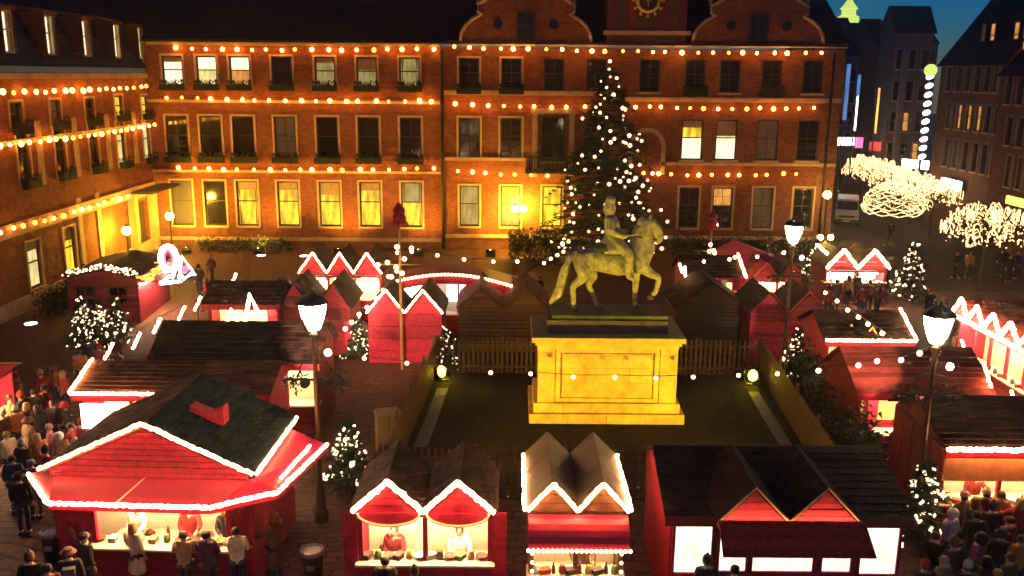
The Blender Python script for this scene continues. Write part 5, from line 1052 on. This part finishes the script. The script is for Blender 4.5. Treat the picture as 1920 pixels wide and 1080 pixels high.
crowd([(18,745,-60,'orange','short','stand',E0),(38,742,90,'dark','knit_red','stand',E0),(62,735,20,'black','short','stand',dict(hair='black')),(82,728,-20,'maroon','knit_dark','walk',E0),(100,690,140,'orange','long','walk',dict(hair='auburn')),(118,700,-40,'red','long','stand',dict(hair='blond')),(75,700,60,'red','knit_knit','stand',E0),
(52,790,-30,'tan','brim_brown','stand',E0),(28,768,30,'orange','knit_knit','eat',E0),(70,765,0,'dark','long','stand',dict(hair='brown')),(98,755,160,'purple','short','stand',dict(hair='brown')),(12,815,60,'cream','short','stand',dict(hair='blond')),(40,832,-10,'black','knit_knit','stand',E0),(68,818,40,'orange','long','stand',dict(hair='blond')),(92,800,-60,'pink','short','stand',dict(hair='grey')),(110,818,30,'tan','hood_white','walk',E0),(132,798,90,'red','short','eat',dict(hair='brown')),(152,792,-20,'pink','knit_red','stand',E0),(22,860,10,'blue','short','stand',dict(hair='black')),(58,868,20,'dark','short','stand',dict(hair='grey')),(178,790,60,'cream','hood_red','stand',E0)],'in the left edge crowd')
crowd([(148,660,40,'orange','short','walk',dict(hair='brown')),(185,650,0,'pink','knit_red','stand',E0),(205,655,-30,'brown','knit_dark','stand',E0),(228,662,100,'dark','short','walk',E0)],'below the three lit firs')
crowd([(1808,930,20,'tan','knit_knit','eat',E0),(1785,962,30,'white','hood_white','stand',E0),(1832,965,-10,'black','short','stand',dict(hair='black')),(1862,950,0,'dark','knit_dark','stand',E0),(1893,975,20,'maroon','short','stand',dict(hair='brown')),(1880,1002,-30,'black','brim_dark','stand',E0),(1838,1005,40,'pink','long','stand',dict(hair='black')),(1790,1018,20,'brown','knit_brown','stand',dict(s=1.05)),(1755,1005,-50,'black','short','stand',dict(hair='brown')),(1915,1010,0,'orange','short','stand',dict(hair='brown')),(1850,1050,10,'dark','long','stand',dict(hair='black')),(1895,1045,30,'olive','short','stand',dict(hair='brown')),(1815,1062,0,'black','knit_knit','stand',E0),(1912,940,10,'red','long','reach',dict(hair='blond'))],'in the bottom right crowd')
crowd([(1570,528,10,'brown','short','stand',E0),(1592,520,0,'orange','long','stand',dict(hair='auburn')),(1608,515,20,'black','short','stand',dict(hair='black')),(1632,530,-10,'maroon','knit_dark','stand',E0),(1648,535,30,'brown','knit_knit','stand',E0),(1668,500,60,'dark','short','eat',E0),(1618,538,0,'red','short','stand',E0),(1555,540,-20,'red','knit_dark','stand',E0)],'before the dazzling back right stall')
crowd([(1796,474,200,'black','short','walk',dict(hair='black')),(1820,474,170,'orange','short','walk',dict(hair='brown')),(1880,470,150,'black','knit_dark','walk',E0),(1895,480,180,'dark','short','stand',dict(hair='black')),(1908,475,200,'blue','long','stand',E0),(1672,418,160,'dark','knit_dark','walk',E0)],'on open paving, far right')
crowd([(1475,605,0,'maroon','short','stand',E0)] if False else [(1835,610,60,'orange','short','stand',E0),(1795,625,90,'tan','hood_brown','stand',E0),(1770,560,30,'brown','short','walk',E0),(1745,545,-20,'dark','knit_red','walk',E0)],'near the zigzag lit stall')
crowd([(395,480,150,'brown','short','walk',E0),(385,525,90,'red','long','walk',dict(hair='auburn')),(372,500,40,'maroon','knit_dark','stand',E0),(1010,520,0,'dark','short','stand',E0)],'on the rear paving')

def vendor(t,x,y,face,coat,label,hair='brown',head='short',pose='reach'):
    w=t.matrix_basis@Vector((x,y,0)); person((w.x,w.y),face,coat,head,label,pose,hair=hair)
vendor(s1,-.75,.75,170,'white','vendor in white behind the left half of the large stall counter'); vendor(s1,.55,.8,190,'red','vendor in red behind the right half of the large stall counter','black'); vendor(s1,1.5,.75,200,'dark','vendor in dark clothes at the right end behind the large stall counter','auburn','long')
vendor(s2,.75,.7,180,'white','vendor in white inside the red twin gabled stall','black'); vendor(s2,-.8,.72,170,'maroon','vendor in maroon inside the red twin gabled stall'); vendor(s3,.2,.7,180,'brown','vendor in brown inside the narrow olive roofed stall'); vendor(s5,-1.2,.95,180,'red','vendor in red inside the orange fronted stall at the right edge','black'); vendor(s20,.6,.75,95,'white','vendor in white inside the stall cut by the left edge','blond','long')
goods('on the workbench inside the large bottom left stall',s1,[(-1.3+i*.24,.62+.35*(i%2),.78) for i in range(15)],'wares on the large stall workbench',('box','bowl','bottle'))
goods('on the workbench inside the red twin gabled stall',s2,[(-1.35+i*.21,.65+.3*(i%2),.9) for i in range(13)],'wares on the twin gabled stall workbench',('box','jar','bottle'))
crowd([(6,700,40,'maroon','short','stand',dict(hair='black')),(30,705,-30,'tan','knit_red','stand',E0),(48,760,60,'maroon','long','stand',dict(hair='blond')),(122,760,-70,'dark','hood_red','walk',E0),(140,830,20,'brown','knit_knit','stand',E0),(85,845,-20,'red','knit_dark','stand',E0),(5,775,80,'brown','short','stand',dict(hair='grey')),(165,815,30,'maroon','short','walk',dict(hair='auburn')),(112,860,0,'black','knit_red','stand',E0),(35,895,10,'dark','brim_dark','stand',E0)],'in the left edge crowd')
crowd([(1850,925,10,'maroon','knit_knit','reach',E0),(1878,928,-10,'tan','short','eat',dict(hair='black')),(1828,940,20,'olive','long','stand',dict(hair='auburn')),(1770,1050,30,'tan','short','stand',dict(hair='grey')),(1735,1060,0,'dark','knit_red','stand',E0),(1870,1075,10,'brown','short','stand',dict(hair='blond'))],'in the bottom right crowd')
# ------------------------------------------------------------------ thin mist added to give the glow round the lights
_hm=bpy.data.materials.new('glow_haze'); _hm.use_nodes=True; _nt=_hm.node_tree; _nt.nodes.clear(); _o=_nt.nodes.new('ShaderNodeOutputMaterial'); _pv=_nt.nodes.new('ShaderNodeVolumePrincipled')
_pv.inputs['Density'].default_value=.0008; _pv.inputs['Anisotropy'].default_value=.92; _pv.inputs['Color'].default_value=(.9,.88,.86,1); _nt.links.new(_pv.outputs[0],_o.inputs['Volume'])
_h=MB().box(-155,155,-35,335,-1,48).mesh('glow_haze',_hm); _h=ob('glow_haze',_h); _h['kind']='stuff'
